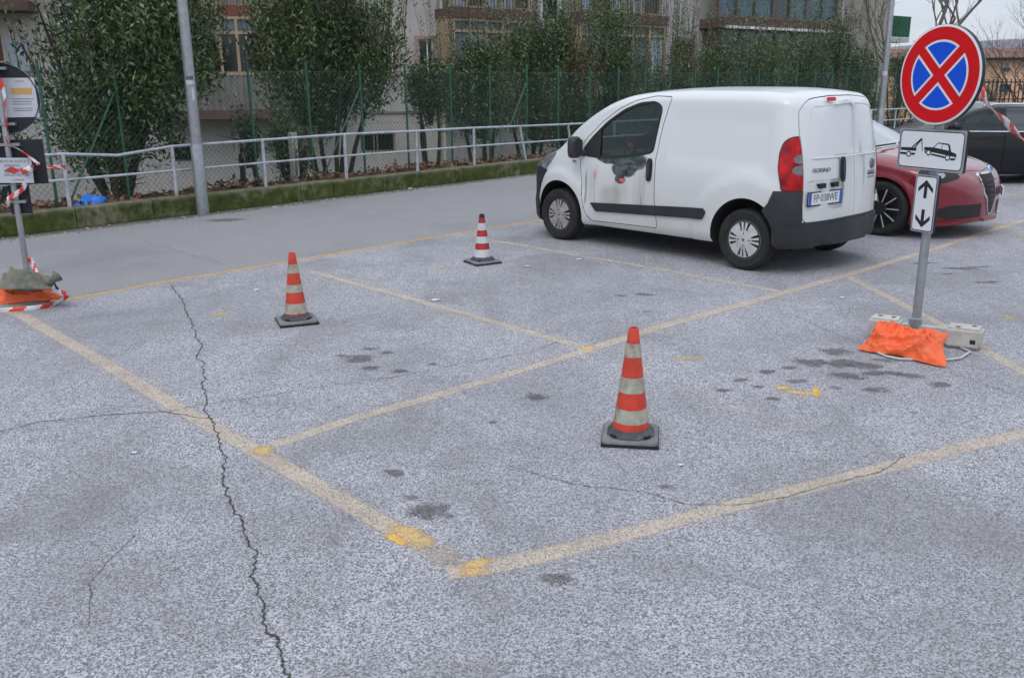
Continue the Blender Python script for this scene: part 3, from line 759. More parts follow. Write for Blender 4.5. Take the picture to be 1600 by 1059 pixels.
# ================================================================== lamp posts
def lamp_post(x, y, z0, rad0, rad1, h, label, seam=None, stickers=()):
    e = empty('lamp_post', label, 'lamp post', (x, y, z0))
    prof = [(rad0, 0), (rad0, .95), (rad0 * .90, .97), (rad0 * .88, 1.0), (rad1, h), (rad1 * .9, h + .01)]
    MB().lathe(prof, 24).build('pole', M['galv'], e, 40)
    MB().tube([(0, 0, h - .05), (.05, -.1, h + .25), (.3, -.7, h + .42), (.6, -1.35, h + .45)], .032, 8).build('arm', M['galv'], e, 40)
    MB().box(-.12, .12, -.35, .35, -.05, .05, Matrix.Translation((.75, -1.7, h + .45)) @ Matrix.Rotation(.42, 4, 'Z')).build('lamp_head', M['galv'], e)
    for (z, hgt, a, wd, mm) in stickers:
        q = MB(); R = rad0 * .9 + (rad1 - rad0 * .9) * (z / h) + .0016; n = 8; vv = []
        for k in range(n + 1):
            t = a - wd / 2 + wd * k / n
            for zz in (z, z + hgt): vv.append((R * math.cos(t), R * math.sin(t), zz))
        q.raw(vv, [(2 * k, 2 * k + 2, 2 * k + 3, 2 * k + 1) for k in range(n)]).build('sticker', M[mm], e)
    return e
lp = at(316, 336); va = math.atan2(-lp[1], -lp[0])
lamp_post(lp[0], lp[1] + .05, 0, .087, .052, 7.6, 'tall grey galvanised lamp post with stickers at the mossy wall, left of the photo', None,
          ((1.85, .05, va, 1.4, 'print'), (1.79, .05, va, 1.6, 'paper'), (1.58, .17, va + .35, .45, 'paper'), (1.10, .12, va + .3, .5, 'cone_dull'), (1.66, .05, va + .35, .3, 'print_red')))
p = on_line(1374, -.1, 198)
lamp_post(p.x, p.y, 0, .10, .06, 8.5, 'grey lamp post far off behind the van, in front of the pale end wall', None, ((1.9, .12, -2, 2., 'paper'),))

# ================================================================== apartment building
BP = Vector((-2.1, 27.4, -1.5))
bld = empty('apartment_building', 'long greige apartment block with glazed balconies and brown slabs behind the green fence', 'building', tuple(BP))
class Frame:
    def __init__(s, P, deg): s.P = P; s.a = math.radians(deg); s.T = Matrix.Translation(Vector((P[0], P[1], 0)) - BP) @ Matrix.Rotation(s.a, 4, 'Z')
    def rect(s, x0, y0, x1, y1, d=0.):
        a = at_wall(x0, (y0 + y1) / 2, s.P, s.a, d); b = at_wall(x1, (y0 + y1) / 2, s.P, s.a, d)
        xm = (x0 + x1) / 2; t = at_wall(xm, y0, s.P, s.a, d)[1]; u = at_wall(xm, y1, s.P, s.a, d)[1]
        return [min(a[0], b[0]), max(a[0], b[0]), min(t, u), max(t, u)]
FL = Frame((-2.1, 27.4), 15.8); FR = Frame((-2.1, 27.4), 38.)
def wall_holes(fr, s0, s1, z0, z1, holes, m, name='wall', th=.35, y0=0.):
    xs = sorted({s0, s1, *[min(max(h[0], s0), s1) for h in holes], *[min(max(h[1], s0), s1) for h in holes]}); zs = sorted({z0, z1, *[min(max(h[2], z0), z1) for h in holes], *[min(max(h[3], z0), z1) for h in holes]})
    b = MB()
    for a, c in zip(xs, xs[1:]):
        run = None
        for e, f in zip(zs, zs[1:]):
            mx_, mz_ = (a + c) / 2, (e + f) / 2
            solid = not any(h[0] < mx_ < h[1] and h[2] < mz_ < h[3] for h in holes)
            if solid and run is None: run = [e, f]
            elif solid: run[1] = f
            if not solid and run: b.box(a, c, y0, y0 + th, run[0], run[1], fr.T); run = None
        if run: b.box(a, c, y0, y0 + th, run[0], run[1], fr.T)
    return b.build(name, m, bld)
def window(fr, R, fm, pms, cols=1, rows=(), fw=.06, y=.14, pr=.07, sill=None, surround=None, bars=False, split=None):
    s0, s1, z0, z1 = R; b = MB(); T = fr.T
    b.box(s0, s1, y - pr, y + .05, z1 - fw, z1, T).box(s0, s1, y - pr, y + .05, z0, z0 + fw, T)
    b.box(s0, s0 + fw, y - pr, y + .05, z0 + fw, z1 - fw, T).box(s1 - fw, s1, y - pr, y + .05, z0 + fw, z1 - fw, T)
    xs = [s0 + fw] + ([s0 + (s1 - s0) * q for q in split] if split else [s0 + (s1 - s0) * k / cols for k in range(1, cols)]) + [s1 - fw]
    zs = [z0 + fw] + list(rows) + [z1 - fw]; hw = fw * .42
    for x in xs[1:-1]: b.box(x - hw, x + hw, y - pr + .005, y + .045, z0 + fw, z1 - fw, T)
    for z in zs[1:-1]:
        for a, c in zip(xs, xs[1:]): b.box(a + (hw if a != xs[0] else 0), c - (hw if c != xs[-1] else 0), y - pr + .01, y + .04, z - hw, z + hw, T)
    w = b.build('window', fm, bld); k = 0
    for j, (e, f) in enumerate(zip(zs, zs[1:])):
        for i, (a, c) in enumerate(zip(xs, xs[1:])):
            pm = pms[k % len(pms)] if isinstance(pms, list) else pms; k += 1
            MB().box(a, c, y + .0, y + .012, e, f, T).build('pane', pm, w)
    if sill: MB().box(s0 - .06, s1 + .06, -.06, y - pr - .002, z0 - sill[0], z0 - .002, T).build('sill', sill[1], w)
    if surround:
        q = .10; b = MB(); b.box(s0 - q, s1 + q, -.03, y - pr - .004, z1, z1 + q, T).box(s0 - q, s0, -.03, y - pr - .004, z0, z1, T).box(s1, s1 + q, -.03, y - pr - .004, z0, z1, T).box(s0 - q, s1 + q, -.05, y - pr - .004, z0 - q, z0, T).build('surround', surround, w)
    if bars:
        b = MB(); k = int((s1 - s0) / .10)
        for i in range(1, k): b.tube([T @ Vector((s0 + (s1 - s0) * i / k, -.02, z0)), T @ Vector((s0 + (s1 - s0) * i / k, -.02, z1))], .008, 5)
        b.build('window_bars', M['iron'], w)
    return w
def ribbed(fr, s0, s1, z0, z1, y, m, pitch=.16, dep=.03, name='ribbed_panel'):
    k = int((s1 - s0) / pitch * 4); v = []
    for i in range(k + 1):
        x = s0 + (s1 - s0) * i / k; yy = y + (0, 0, dep, dep)[i % 4]
        for z in (z0, z1): v.append(fr.T @ Vector((x, yy, z)))
    for i in range(k + 1):
        x = s0 + (s1 - s0) * i / k
        for z in (z0, z1): v.append(fr.T @ Vector((x, y + dep + .03, z)))
    n2 = 2 * (k + 1)
    f = [(2 * i, 2 * i + 2, 2 * i + 3, 2 * i + 1) for i in range(k)] + [(n2 + 2 * i, n2 + 2 * i + 1, n2 + 2 * i + 3, n2 + 2 * i + 2) for i in range(k)] + [(2 * i + 1, 2 * i + 3, n2 + 2 * i + 3, n2 + 2 * i + 1) for i in range(k)]
    return MB().raw(v, f).build(name, m, bld)
def slab(fr, R, y0, m, y1=-.002, name='balcony_slab'): return MB().box(R[0], R[1], y0, y1, R[2], R[3], fr.T).build(name, m, bld)
def bars(fr, s0, s1, z0, z1, y, m, sp=.11):
    b = MB(); k = int((s1 - s0) / sp)
    for i in range(k + 1): b.box(s0 + (s1 - s0) * i / k - .009, s0 + (s1 - s0) * i / k + .009, y, y + .018, z0, z1, fr.T)
    b.box(s0 - .02, s1 + .02, y - .01, y + .03, z1, z1 + .04, fr.T)
    return b.build('balcony_railing', m, bld)
ZT = 10.5
# --- left stretch
dL = .9
Rv = FL.rect(238, 118, 523, 172, dL)                       # ribbed parapet
Rg = FL.rect(238, 25, 523, 118, dL)                        # glazing
W1 = FL.rect(87, -45, 143, 29); W2 = FL.rect(596, 60, 615, 118); W3 = FL.rect(654, 62, 678, 116)
B1 = FL.rect(271, 226, 301, 252); B2 = FL.rect(563, 208, 618, 238)
LD = FL.rect(-40, 50, 5, 120)
Lext = -22.
rec = [Rv[0] + .05, Rv[1] - .05, Rv[2] + .03, Rg[3] + .0]
wall_holes(FL, Lext, .0, -1.6, ZT, [W1, W2, W3, B1, B2, LD], M['wall'])
window(FL, W1, M['frame_white'], M['pane_dark'], fw=.09, sill=(.16, M['frame_white']))
window(FL, W2, M['frame_white'], M['pane_dark'], fw=.05, surround=M['frame_pink'], split=(.62,))
window(FL, W3, M['frame_white'], M['pane_dark'], fw=.04, surround=M['frame_pink'], split=(.62,))
window(FL, B1, M['frame_brown'], M['pane_dark'], fw=.04, bars=True)
window(FL, B2, M['frame_beige'], M['pane_dark'], fw=.05, split=(.40, .50), bars=True)
window(FL, LD, M['shutter'], M['pane_dark'], fw=.10, split=(.5,))
q = FL.rect(14, 65, 46, 112); slab(FL, q, -.08, M['pane_pale'], name='wall_panel')
q = FL.rect(-80, 0, 44, 16, dL); slab(FL, q, -dL, M['slab']); ribbed(FL, q[0], q[1], q[3], q[3] + .95, -dL, M['panel_rib'])
q = FL.rect(556, 174, 694, 177); slab(FL, q, -.05, M['wall_grey'], name='ledge')
# veranda, one above the other
zg = Rg[2] + (Rg[3] - Rg[2]) * .72
px_m = [297, 318, 345, 372, 420, 470]
spl = [((at_wall(p_, 80, FL.P, FL.a, dL)[0]) - Rg[0]) / (Rg[1] - Rg[0]) for p_ in px_m]
w_ = window(FL, [Rg[0], Rg[1], Rg[2], Rg[3]], M['frame_beige'], [M['pane_dark']] * 7 + [M['pane_teal']] * 7, rows=(zg,), fw=.09, y=-dL + .07, split=spl)
slab(FL, [Rv[0], Rv[1], Rv[2] - .23, Rv[2]], -dL - .02, M['slab'])
ribbed(FL, Rv[0], Rv[1], Rv[2] + .002, Rv[3], -dL, M['panel_rib'])
MB().box(Rv[0] - .03, Rv[0], -dL, -.01, Rv[2], Rg[3], FL.T).build('veranda_side', M['wall_grey'], bld)
MB().box(Rv[1], Rv[1] + .03, -dL, -.01, Rv[2], Rg[3], FL.T).build('veranda_side', M['wall_grey'], bld)
slab(FL, [Rv[0] - .1, Rv[1] + .1, Rg[3] + .002, Rg[3] + .26], -dL - .02, M['slab_red'])
ribbed(FL, Rv[0], Rv[1] - 2.2, Rg[3] + .262, Rg[3] + 1.2, -dL, M['panel_rib'])
ribbed(FL, Rv[1] - 2.19, Rv[1] - 1.1, Rg[3] + .262, Rg[3] + 1.2, -dL, M['panel_yellow'])
ribbed(FL, Rv[1] - 1.09, Rv[1], Rg[3] + .262, Rg[3] + 1.2, -dL, M['panel_rib'])
# --- right stretch
dR = .8; SR = at_wall(1392, 60, FR.P, FR.a, .5)[0] - .3
V1g = FR.rect(708, 30, 836, 140, dR); V1s = FR.rect(704, 15.5, 838, 30, dR); V1r = FR.rect(706, -25, 838, 14.5, dR)
V2g = FR.rect(906, 37, 1040, 140, dR); V2s = FR.rect(902, 22.5, 1043, 37, dR); V2r = FR.rect(904, -25, 1041, 22, dR)
V3g = FR.rect(1124, 48, 1312, 150, dR); V3s = FR.rect(1120, 34, 1314, 48, dR); V3u = FR.rect(1124, -50, 1312, 33, dR)
W4 = FR.rect(845, -50, 880, 37); W5 = FR.rect(1053, 64, 1084, 108); W6 = FR.rect(838, 180, 868, 215); W7 = FR.rect(1322, 18, 1330, 44)
wall_holes(FR, .0, SR, -1.6, ZT, [W4, W5, W6], M['wall'])
window(FR, W4, M['frame_white'], M['pane_dark'], fw=.13, sill=(.24, M['frame_white']))
window(FR, W5, M['shutter'], M['shutter'], fw=.05, surround=M['frame_pink'], cols=2)
window(FR, W6, M['frame_white'], M['pane_dark'], fw=.28, sill=(.1, M['slab']))
def veranda(fr, G, S, Rr, d, fm, panes, cols, rails, sm):
    zt_ = G[2] + (G[3] - G[2]) * .82
    z0_ = G[2] - .2
    window(fr, [G[0], G[1], z0_, G[3] - .002], fm, panes, rows=(zt_,), fw=.09, y=-d + .07, cols=cols)
    MB().box(G[0] - .03, G[0], -d + .01, -.01, z0_, G[3], fr.T).build('veranda_side', fm, bld)
    MB().box(G[1], G[1] + .03, -d + .01, -.01, z0_, G[3], fr.T).build('veranda_side', fm, bld)
    slab(fr, [G[0] - .05, G[1] + .05, z0_ - .25, z0_ - .001], -d, sm)
    slab(fr, S, -d - .06, sm)
    if rails:
        bars(fr, Rr[0], Rr[1], Rr[2] + .01, Rr[2] + 1.0, -d - .02, M['frame_brown'])
        window(fr, [Rr[0] + .1, Rr[1] - .1, Rr[2] + .02, Rr[2] + 2.5], fm, [M['pane_pale'], M['pane_dark'], M['pane_pale']], cols=5, fw=.06, y=-d + .25)
veranda(FR, V1g, V1s, V1r, dR, M['frame_beige'], [M['pane_teal'], M['pane_pale'], M['pane_dark'], M['pane_teal'], M['pane_dark']] + [M['pane_teal']] * 5, 5, True, M['slab'])
veranda(FR, V2g, V2s, V2r, dR, M['frame_beige'], [M['pane_teal'], M['pane_pale'], M['pane_dark'], M['pane_teal'], M['pane_pale']] + [M['pane_teal']] * 5, 5, True, M['slab'])
veranda(FR, V3g, V3s, V3u, dR, M['frame_brown'], [M['pane_blue'], M['pane_blue'], M['pane_dark'], M['pane_blue'], M['pane_blue'], M['pane_dark'], M['pane_blue']] + [M['pane_dark']] * 7, 7, False, M['slab'])
window(FR, [V3u[0], V3u[1], V3u[2], V3u[2] + 2.4], M['frame_brown'], [M['pane_blue'], M['pane_blue'], M['pane_blue'], M['pane_dark'], M['pane_blue'], M['pane_blue'], M['pane_blue']], cols=7, fw=.10, y=-dR + .07)
MB().box(V3s[0], V3s[1], -dR - .42, -dR - .36, V3s[2] - .03, V3s[2] + .06, FR.T).build('soffit_edge', M['frame_white'], bld)
MB().box(V3s[0], V3s[1], -dR - .36, -dR - .061, V3s[2], V3s[2] + .25, FR.T).build('balcony_lip', M['slab'], bld)
for px in (692,):
    s_, _ = at_wall(px, 100, FL.P, FL.a, .08)
    for z in range(0, 4):
        MB().tube([FL.T @ Vector((s_, -.08, -1.5 + 2.9 * z)), FL.T @ Vector((s_, -.08, -1.5 + 2.9 * (z + 1) - .01))], .055, 10).build('drainpipe', M['pipe'], bld, 40)
q = FR.rect(893, -40, 904, 170); MB().box(q[0], q[1], -.35, -.002, -1.5, ZT, FR.T).build('pilaster', M['wall'], bld)
q = FR.rect(1322, -40, 1396, 170)
MB().box(q[0], SR + .3, -.5, -.002, -1.5, ZT, FR.T).build('end_wall', M['wall_right'], bld)
MB().box(SR, SR + .3, .0, 12, -1.5, ZT, FR.T).build('side_wall', M['wall_right'], bld)
MB().box(Lext, SR + .3, .36, 12, ZT, ZT + .25, FR.T).build('roof_slab', M['slab'], bld)
MB().box(SR - .4, SR, 11.7, 12, -1.5, ZT, FR.T).build('back_wall', M['wall_right'], bld)
# little balcony with a green cloth on the far end wall
gb = Frame((-2.1, 27.4), 38.)
q = FR.rect(1396, 25, 1427, 66, 0)
zz0 = q[2] + (q[3] - q[2]) * .18
MB().box(SR + .3, q[1] + .1, .2, 1.4, q[2], zz0, FR.T).build('end_balcony_slab', M['wall_white'], bld)
ribbed(FR, SR + .32, q[1] + .05, zz0 + .02, q[3], .18, M['green_cloth'], .22, .05, 'green_cloth')
MB().box(SR + .32, SR + .75, 1.0, 1.2, q[3], ZT, FR.T).build('end_balcony_screen', M['wall_white'], bld)

# ================================================================== laurel trees
def laurel(px, d, wpx, zt, zb, nleaf, nshoot, slen, label, seed, ntr=4, rust=0., young=.06, dpx=None, lift=0., spread=1., name='laurel_tree', ls=.066):
    rg = np.random.default_rng(seed); p = on_line(px, d); D = p.length
    rad = wpx / 2 / FPX * D * 1.17
    e = empty(name, label, 'tree', (p.x, p.y, .1 if d < 1.6 else -.6), 0, 'laurels growing behind the green fence')
    z0 = e.location.z; r_ = random.Random(seed)
    b = MB()
    for k in range(ntr):
        a = 6.28 * k / ntr + r_.uniform(-.5, .5); tr = r_.uniform(.3, .75) * rad; h = (zb + (zt - zb) * r_.uniform(.35, .6)) - z0
        q0 = Vector((.10 * math.cos(a), .10 * math.sin(a), -.1)); q3 = Vector((tr * math.cos(a), tr * math.sin(a) * .8, h))
        pts = [q0.lerp(q3, t) + Vector((r_.uniform(-.04, .04), r_.uniform(-.04, .04), 0)) * (1 if 0 < t < 1 else 0) + Vector((0, 0, .10 * math.sin(t * 3.1))) for t in (0, .2, .4, .6, .8, 1)]
        b.tube(pts, [.055, .05, .042, .034, .026, .012], 7)
    b.build('trunk', M['bark'], e, 60)
    # lobes
    nl = 18; C = []; zc = (zt + zb) / 2
    for k in range(nl):
        a = rg.uniform(0, 6.28); rr_ = rad * rg.uniform(.1, .72); z = rg.uniform(zb, zt)
        t = (z - zb) / (zt - zb); env = 1.0 if t < .55 else 1.0 - .35 * (t - .55) / .45
        if t < .18: env *= .72
        C.append((rr_ * math.cos(a) * env, rr_ * math.sin(a) * env * .9, z, rad * rg.uniform(.34, .56) * env))
    C = np.array(C); idx = rg.choice(nl, nleaf, p=C[:, 3] ** 2 / (C[:, 3] ** 2).sum())
    dv = rg.normal(size=(nleaf, 3)); dv /= np.linalg.norm(dv, axis=1, keepdims=True)
    rr_ = rg.uniform(0, 1, nleaf) ** .38 * rg.uniform(.9, 1.12, nleaf)
    P = C[idx, :3] + dv * (C[idx, 3] * rr_)[:, None] * np.array([1, 1, 1.15])
    # leaf bunches: pull leaves towards twig tips
    nb = max(40, nleaf // 22); tips = P[rg.choice(nleaf, nb)]; own = rg.integers(0, nb, nleaf); m = rg.uniform(size=nleaf) < .55
    P[m] = tips[own[m]] + rg.normal(size=(m.sum(), 3)) * np.array([.05, .05, .16])
    N = dv * .7 + rg.normal(size=(nleaf, 3)) * .55; N[:, 2] += .75
    sP = []; sN = []; br = MB()
    for k in range(nshoot):
        a = rg.uniform(0, 6.28); q = rad * spread * math.sqrt(rg.uniform(0, 1)); bx, by = q * math.cos(a), q * math.sin(a)
        near = C[np.argmin(np.hypot(C[:, 0] - bx, C[:, 1] - by))]
        zs_ = min(zt, near[2] + near[3] * .7) - .1; ln = slen * rg.uniform(.35, 1.1); lean = np.array([bx * .12 + rg.normal() * .07, by * .12 + rg.normal() * .07, 1.])
        base = np.array([bx, by, zs_]); m_ = int(ln / .030)
        t = np.linspace(0, ln, m_); L_ = base + lean * t[:, None] + np.stack([np.sin(t * 3 + k) * .02] * 2 + [0 * t], 1)
        ang = np.arange(m_) * 2.4 + rg.uniform(0, 6); nn = np.stack([np.cos(ang), np.sin(ang), 0.85 + 0 * ang], 1)
        keep = rg.uniform(size=m_) < .92; sP.append(L_[keep]); sN.append(nn[keep])
        br.tube([Vector(L_[0]) - Vector((0, 0, z0 + .3)), Vector(L_[-1]) - Vector((0, 0, z0))], [.007, .003], 4, False)
    for k in range(14):                                        # limbs inside the crown
        c = C[k % nl]; br.tube([Vector((c[0] * .2, c[1] * .2, max(0, (zb - z0) * .9))), Vector((c[0] * .7, c[1] * .7, c[2] - z0)), Vector((c[0] * 1.3 + rg.normal() * .2, c[1] * 1.3 + rg.normal() * .2, c[2] - z0 + c[3]))], [.018, .012, .004], 5, False)
    br.build('branches', M['bark'], e, 60)
    if sP: P2 = np.concatenate(sP); N2 = np.concatenate(sN)
    else: P2 = np.zeros((0, 3)); N2 = np.zeros((0, 3))
    A = np.concatenate([P, P2]); B = np.concatenate([N, N2]); A[:, 2] -= z0
    V, F = leaf_cloud(A, B, ls, rg, .40)
    k = len(A); mi = np.zeros(k, int); yg = np.concatenate([rg.uniform(size=len(P)) < young, rg.uniform(size=len(P2)) < min(1, young * 4 + .12)]); mi[yg] = 1
    if rust: mi[(rg.uniform(size=k) < rust) & (np.sin(A[:, 0] * 4) + np.sin(A[:, 2] * 3) > .3)] = 2
    o = add('crown', np_mesh(V, F, np.repeat(mi, 2)), [M['leaf'], M['leaf_young'], M['leaf_rust']], e)
    return e
laurel(172, 1.5, 285, 4.2, .92, 34000, 120, 1.0, 'wide laurel tree with several leaning trunks left of the tall lamp post', 11, 6, ls=.084)
laurel(516, 1.9, 205, 3.35, 1.12, 29000, 190, 1.15, 'dense round laurel tree with upright shoots between the lamp post and the drainpipe', 23, 5, young=.14, ls=.078)
laurel(672, 1.8, 95, 2.0, 1.15, 5200, 14, .5, 'small low laurel just left of the cream drainpipe', 31, 3, ls=.07)
laurel(755, 2.1, 130, 2.45, .75, 17000, 60, 1.9, 'laurel with tall thin shoots just right of the cream drainpipe', 37, 4)
laurel(830, 2.3, 125, 2.9, .6, 21000, 60, 2.0, 'laurel with tall shoots below the white framed window', 41, 4, young=.10)
laurel(890, 1.9, 110, 3.1, .6, 19000, 50, 1.8, 'laurel with patches of rusty leaves left of the van roof', 43, 4, rust=.65, ls=.075)
laurel(960, 2.4, 115, 3.3, .6, 19000, 70, 1.7, 'tall full laurel in front of the middle balcony above the van cab', 47, 4, young=.12)
laurel(1035, 2.4, 100, 2.6, .6, 13000, 60, 2.6, 'thin laurel of long bare shoots before the brown shutter', 53, 4)
laurel(1110, 2.4, 105, 2.5, .6, 14000, 60, 2.0, 'laurel rising behind the middle of the van roof', 59, 4)
laurel(1180, 2.4, 105, 2.5, .6, 14000, 60, 2.0, 'yellowish green laurel below the blue glazed balcony', 61, 4, young=.28)
laurel(1245, 2.4, 120, 3.0, .6, 18000, 50, 1.9, 'laurel behind the rear of the van roof', 67, 4, young=.22)
laurel(1305, 2.2, 85, 3.6, .5, 15000, 34, 1.5, 'tall dark laurel at the end of the glazed balconies', 71, 3, young=.03)
laurel(1345, 2.4, 55, 2.6, .5, 6000, 16, 1.8, 'narrow spire of laurel left of the far lamp post', 73, 3)
laurel(1395, 2.0, 75, 2.35, .4, 9000, 22, 1.0, 'dark laurel between the far lamp post and the round sign', 79, 3)
laurel(1475, 2.6, 100, 3.0, .4, 9000, 12, .9, 'dark laurel hidden behind the round sign', 83, 3)
laurel(452, 1.3, 75, 1.05, .3, 3200, 6, .35, 'low dark shrub under the round laurel by the concrete post', 89, 3, name='laurel_shrub')
laurel(180, 1.15, 36, .85, .35, 420, 10, .30, 'small sparse reddish shrub behind the railing near the blue bag', 97, 3, name='laurel_shrub', rust=.9)
laurel(385, 1.3, 40, 1.3, .5, 900, 8, .5, 'thin little laurel behind the railing right of the lamp post', 101, 2, name='laurel_shrub')
laurel(-40, 1.6, 120, 2.0, .4, 5000, 10, .6, 'laurel at the left edge behind the dark sign', 103, 3)
p = on_line(456, 1.0); tag(MB().box(-.055, .055, -.055, .055, 0, .86).build('concrete_post', M['concrete'], None, loc=(p.x, p.y, .15), rot=(0, 0, .8)), 'short pale concrete post behind the railing under the round laurel', 'post')
p = on_line(471, 1.1); tag(MB().tube([(0, 0, 0), (.01, 0, .9)], .014, 6).build('garden_stake', M['bark_pale'], None, loc=(p.x, p.y, .15)), 'thin pale stake right beside the concrete post', 'stake')

# ================================================================== far right background
def atd(px, py, Y):
    r = ray(px, py); t = Y / r[1]; return Vector((r[0] * t, Y, CAMH + r[2] * t))
ob = empty('orange_building', 'low orange house with a brown tiled roof behind the black fence at the right edge', 'building', (35, 62, -1.5))
def obx(x0, x1, y0, y1, d0, d1, m, name, Y=62., par=None):
    a, c = atd(x0, y1, Y), atd(x1, y0, Y); o = Vector((35, 62, -1.5))
    return MB().box(a.x - o.x, c.x - o.x, d0, d1, max(a.z, -1.5) - o.z, c.z - o.z).build(name, m, par or ob)
obx(1360, 1760, 93, 190, 0, 9, M['wall_orange'], 'wall')
a, c = atd(1355, 92, 61.5), atd(1770, 78, 61.5)
MB().raw([(a.x - 35, -.5, a.z + 1.5), (c.x - 35, -.5, a.z + 1.5), (c.x - 36, 4.5, a.z + 1.5 + .75), (a.x - 34, 4.5, a.z + 1.5 + .75), (a.x - 35, 9.5, a.z + 1.5), (c.x - 35, 9.5, a.z + 1.5), ], [(0, 1, 2, 3), (3, 2, 5, 4), (0, 3, 4), (1, 5, 2), (0, 4, 5, 1)]).build('roof', M['roof'], ob)
obx(1355, 1770, 92, 94.5, -.55, -.02, M['frame_brown'], 'gutter', 62.)
for (x0, y0, x1, y1) in ((1564, 104, 1579, 114), (1558, 130, 1578, 146), (1597, 104, 1612, 114), (1630, 104, 1645, 114), (1405, 120, 1417, 140), (1500, 104, 1515, 114), (1600, 128, 1618, 146)):
    w_ = obx(x0, x1, y0, y1, -.10, -.03, M['frame_white'], 'window'); obx(x0 + 1.5, x1 - 1.5, y0 + 1.5, y1 - 1.5, -.13, -.105, M['pane_dark'], 'pane', 62., w_)
# garden wall and black fence
gf = empty('garden_fence', 'black iron fence of upright bars on a low white wall beyond the black car', 'fence', (22, 34, 0))
a, c = atd(1440, 150, 34.), atd(1760, 150, 34.); n_ = int((c.x - a.x) / .16)
MB().box(a.x - 22, c.x - 22, 0, .2, -.1, .95).build('low_wall', M['wall_white'], gf)
for i in range(n_):
    x = a.x + (c.x - a.x) * i / n_ - 22
    MB().box(x - .016, x + .016, .08, .112, .95, 1.78 + (.10 if i % 12 == 0 else 0)).build('bar', M['iron'], gf)
for z in (1.05, 1.65): MB().box(a.x - 22, c.x - 22, .114, .14, z, z + .04).build('crossbar', M['iron'], gf)

def bare_tree(x, y, z, h, r0, seed, label, m='bark_pale', lean=(0, 0), levels=5, first=None):
    rr_ = random.Random(seed); e = empty('bare_tree', label, 'tree', (x, y, z)); tk = MB(); br = MB()
    def grow(p, d, ln, r_, lv):
        pts = [p]; dd = d.copy(); k = 5
        for i in range(k):
            dd = (dd + Vector((rr_.uniform(-1, 1), rr_.uniform(-1, 1), rr_.uniform(-.5, .9))) * .16).normalized(); pts.append(pts[-1] + dd * ln / k)
        (tk if lv == 0 else br).tube(pts, [r_ * (1 - .45 * i / k) for i in range(k + 1)], 7 if lv < 2 else 4, lv == 0)
        if lv >= levels: return
        for j in range(3 if lv else 4):
            t = rr_.uniform(.4, 1.) if j else 1.; q = pts[min(k, int(t * k))]
            nd = (dd + Vector((rr_.uniform(-1, 1), rr_.uniform(-1, 1), rr_.uniform(-.4, .7))) * .75).normalized()
            grow(q, nd, ln * rr_.uniform(.55, .8), r_ * .55, lv + 1)
    grow(Vector((0, 0, 0)), Vector((lean[0], lean[1], 1)).normalized(), h, r0, 0)
    tk.build('trunk', M[m], e, 60); br.build('branches', M[m], e, 60); return e
p = atd(1432, 120, 40.); bare_tree(p.x - .3, 40., -1.5, 4.8, .15, 4, 'large bare winter tree spreading above the round sign', lean=(.25, 0), levels=6)
p = atd(1580, 150, 46.); bare_tree(p.x, 46., -1.5, 3.2, .06, 9, 'small bare tree in front of the orange house at the right edge', 'bark')
p = atd(1612, 150, 42.); bare_tree(p.x, 42., -1.5, 2.8, .05, 29, 'bare sapling beyond the black car at the right frame edge', 'bark')
# shrubs by the fence
laurel(1545, 7.5, 60, 2.3, .2, 3500, 8, .7, 'thin green shrub right of the round sign beyond the black car', 107, 3, name='laurel_shrub', rust=.3)

# hills
rg = np.random.default_rng(2); nx, ny = 90, 14; v = []; xs_ = np.linspace(-700, 2200, nx)
def hill_h(x, t): return (math.sin(math.pi * min(1, t * .5 + .0)) ** .8) * (1. + .16 * math.sin(x * .0061 + 1.2) + .09 * math.sin(x * .017 + 2) + .04 * math.sin(x * .05)) 
for j in range(ny):
    t = j / (ny - 1)
    for i, x in enumerate(xs_):
        v.append((x, 900 + 700 * t, -1.5 + 63 * hill_h(x, t) + (rg.normal() * 1.2 if j else 0)))
f = [(j * nx + i, j * nx + i + 1, (j + 1) * nx + i + 1, (j + 1) * nx + i) for j in range(ny - 1) for i in range(nx - 1)]
tag(add('hills', pyd(v, f), M['hill'], None, 180), kind='structure')
for k, (px, py) in enumerate(((1541, 71), (1553, 75), (1566, 70), (1578, 77), (1588, 72), (1598, 76))):
    Y = 1330 - (py - 70) * 30; q = atd(px, py, Y); s_ = 6 + (k * 7 % 5)
    e = empty('far_house', 'tiny pale house on the distant wooded hill, ' + ['leftmost of the six in view', 'second of the six from the left', 'third of the six from the left', 'third of the six from the right', 'second of the six from the right', 'rightmost of the six by the frame edge'][k], 'house', (q.x, q.y - 25, q.z - 9), .2 * k, 'tiny houses on the hill')
    MB().box(-s_, s_, -5, 5, -8, 9).build('wall', M['wall_white'] if k % 2 else M['wall'], e)
    MB().raw([(-s_ - .6, -5.8, 9), (s_ + .6, -5.8, 9), (s_ + .6, 5.8, 9), (-s_ - .6, 5.8, 9), (-s_ - .6, 0, 12), (s_ + .6, 0, 12)], [(0, 1, 5, 4), (2, 3, 4, 5), (0, 4, 3), (1, 2, 5), (0, 3, 2, 1)]).build('roof', M['roof'], e)

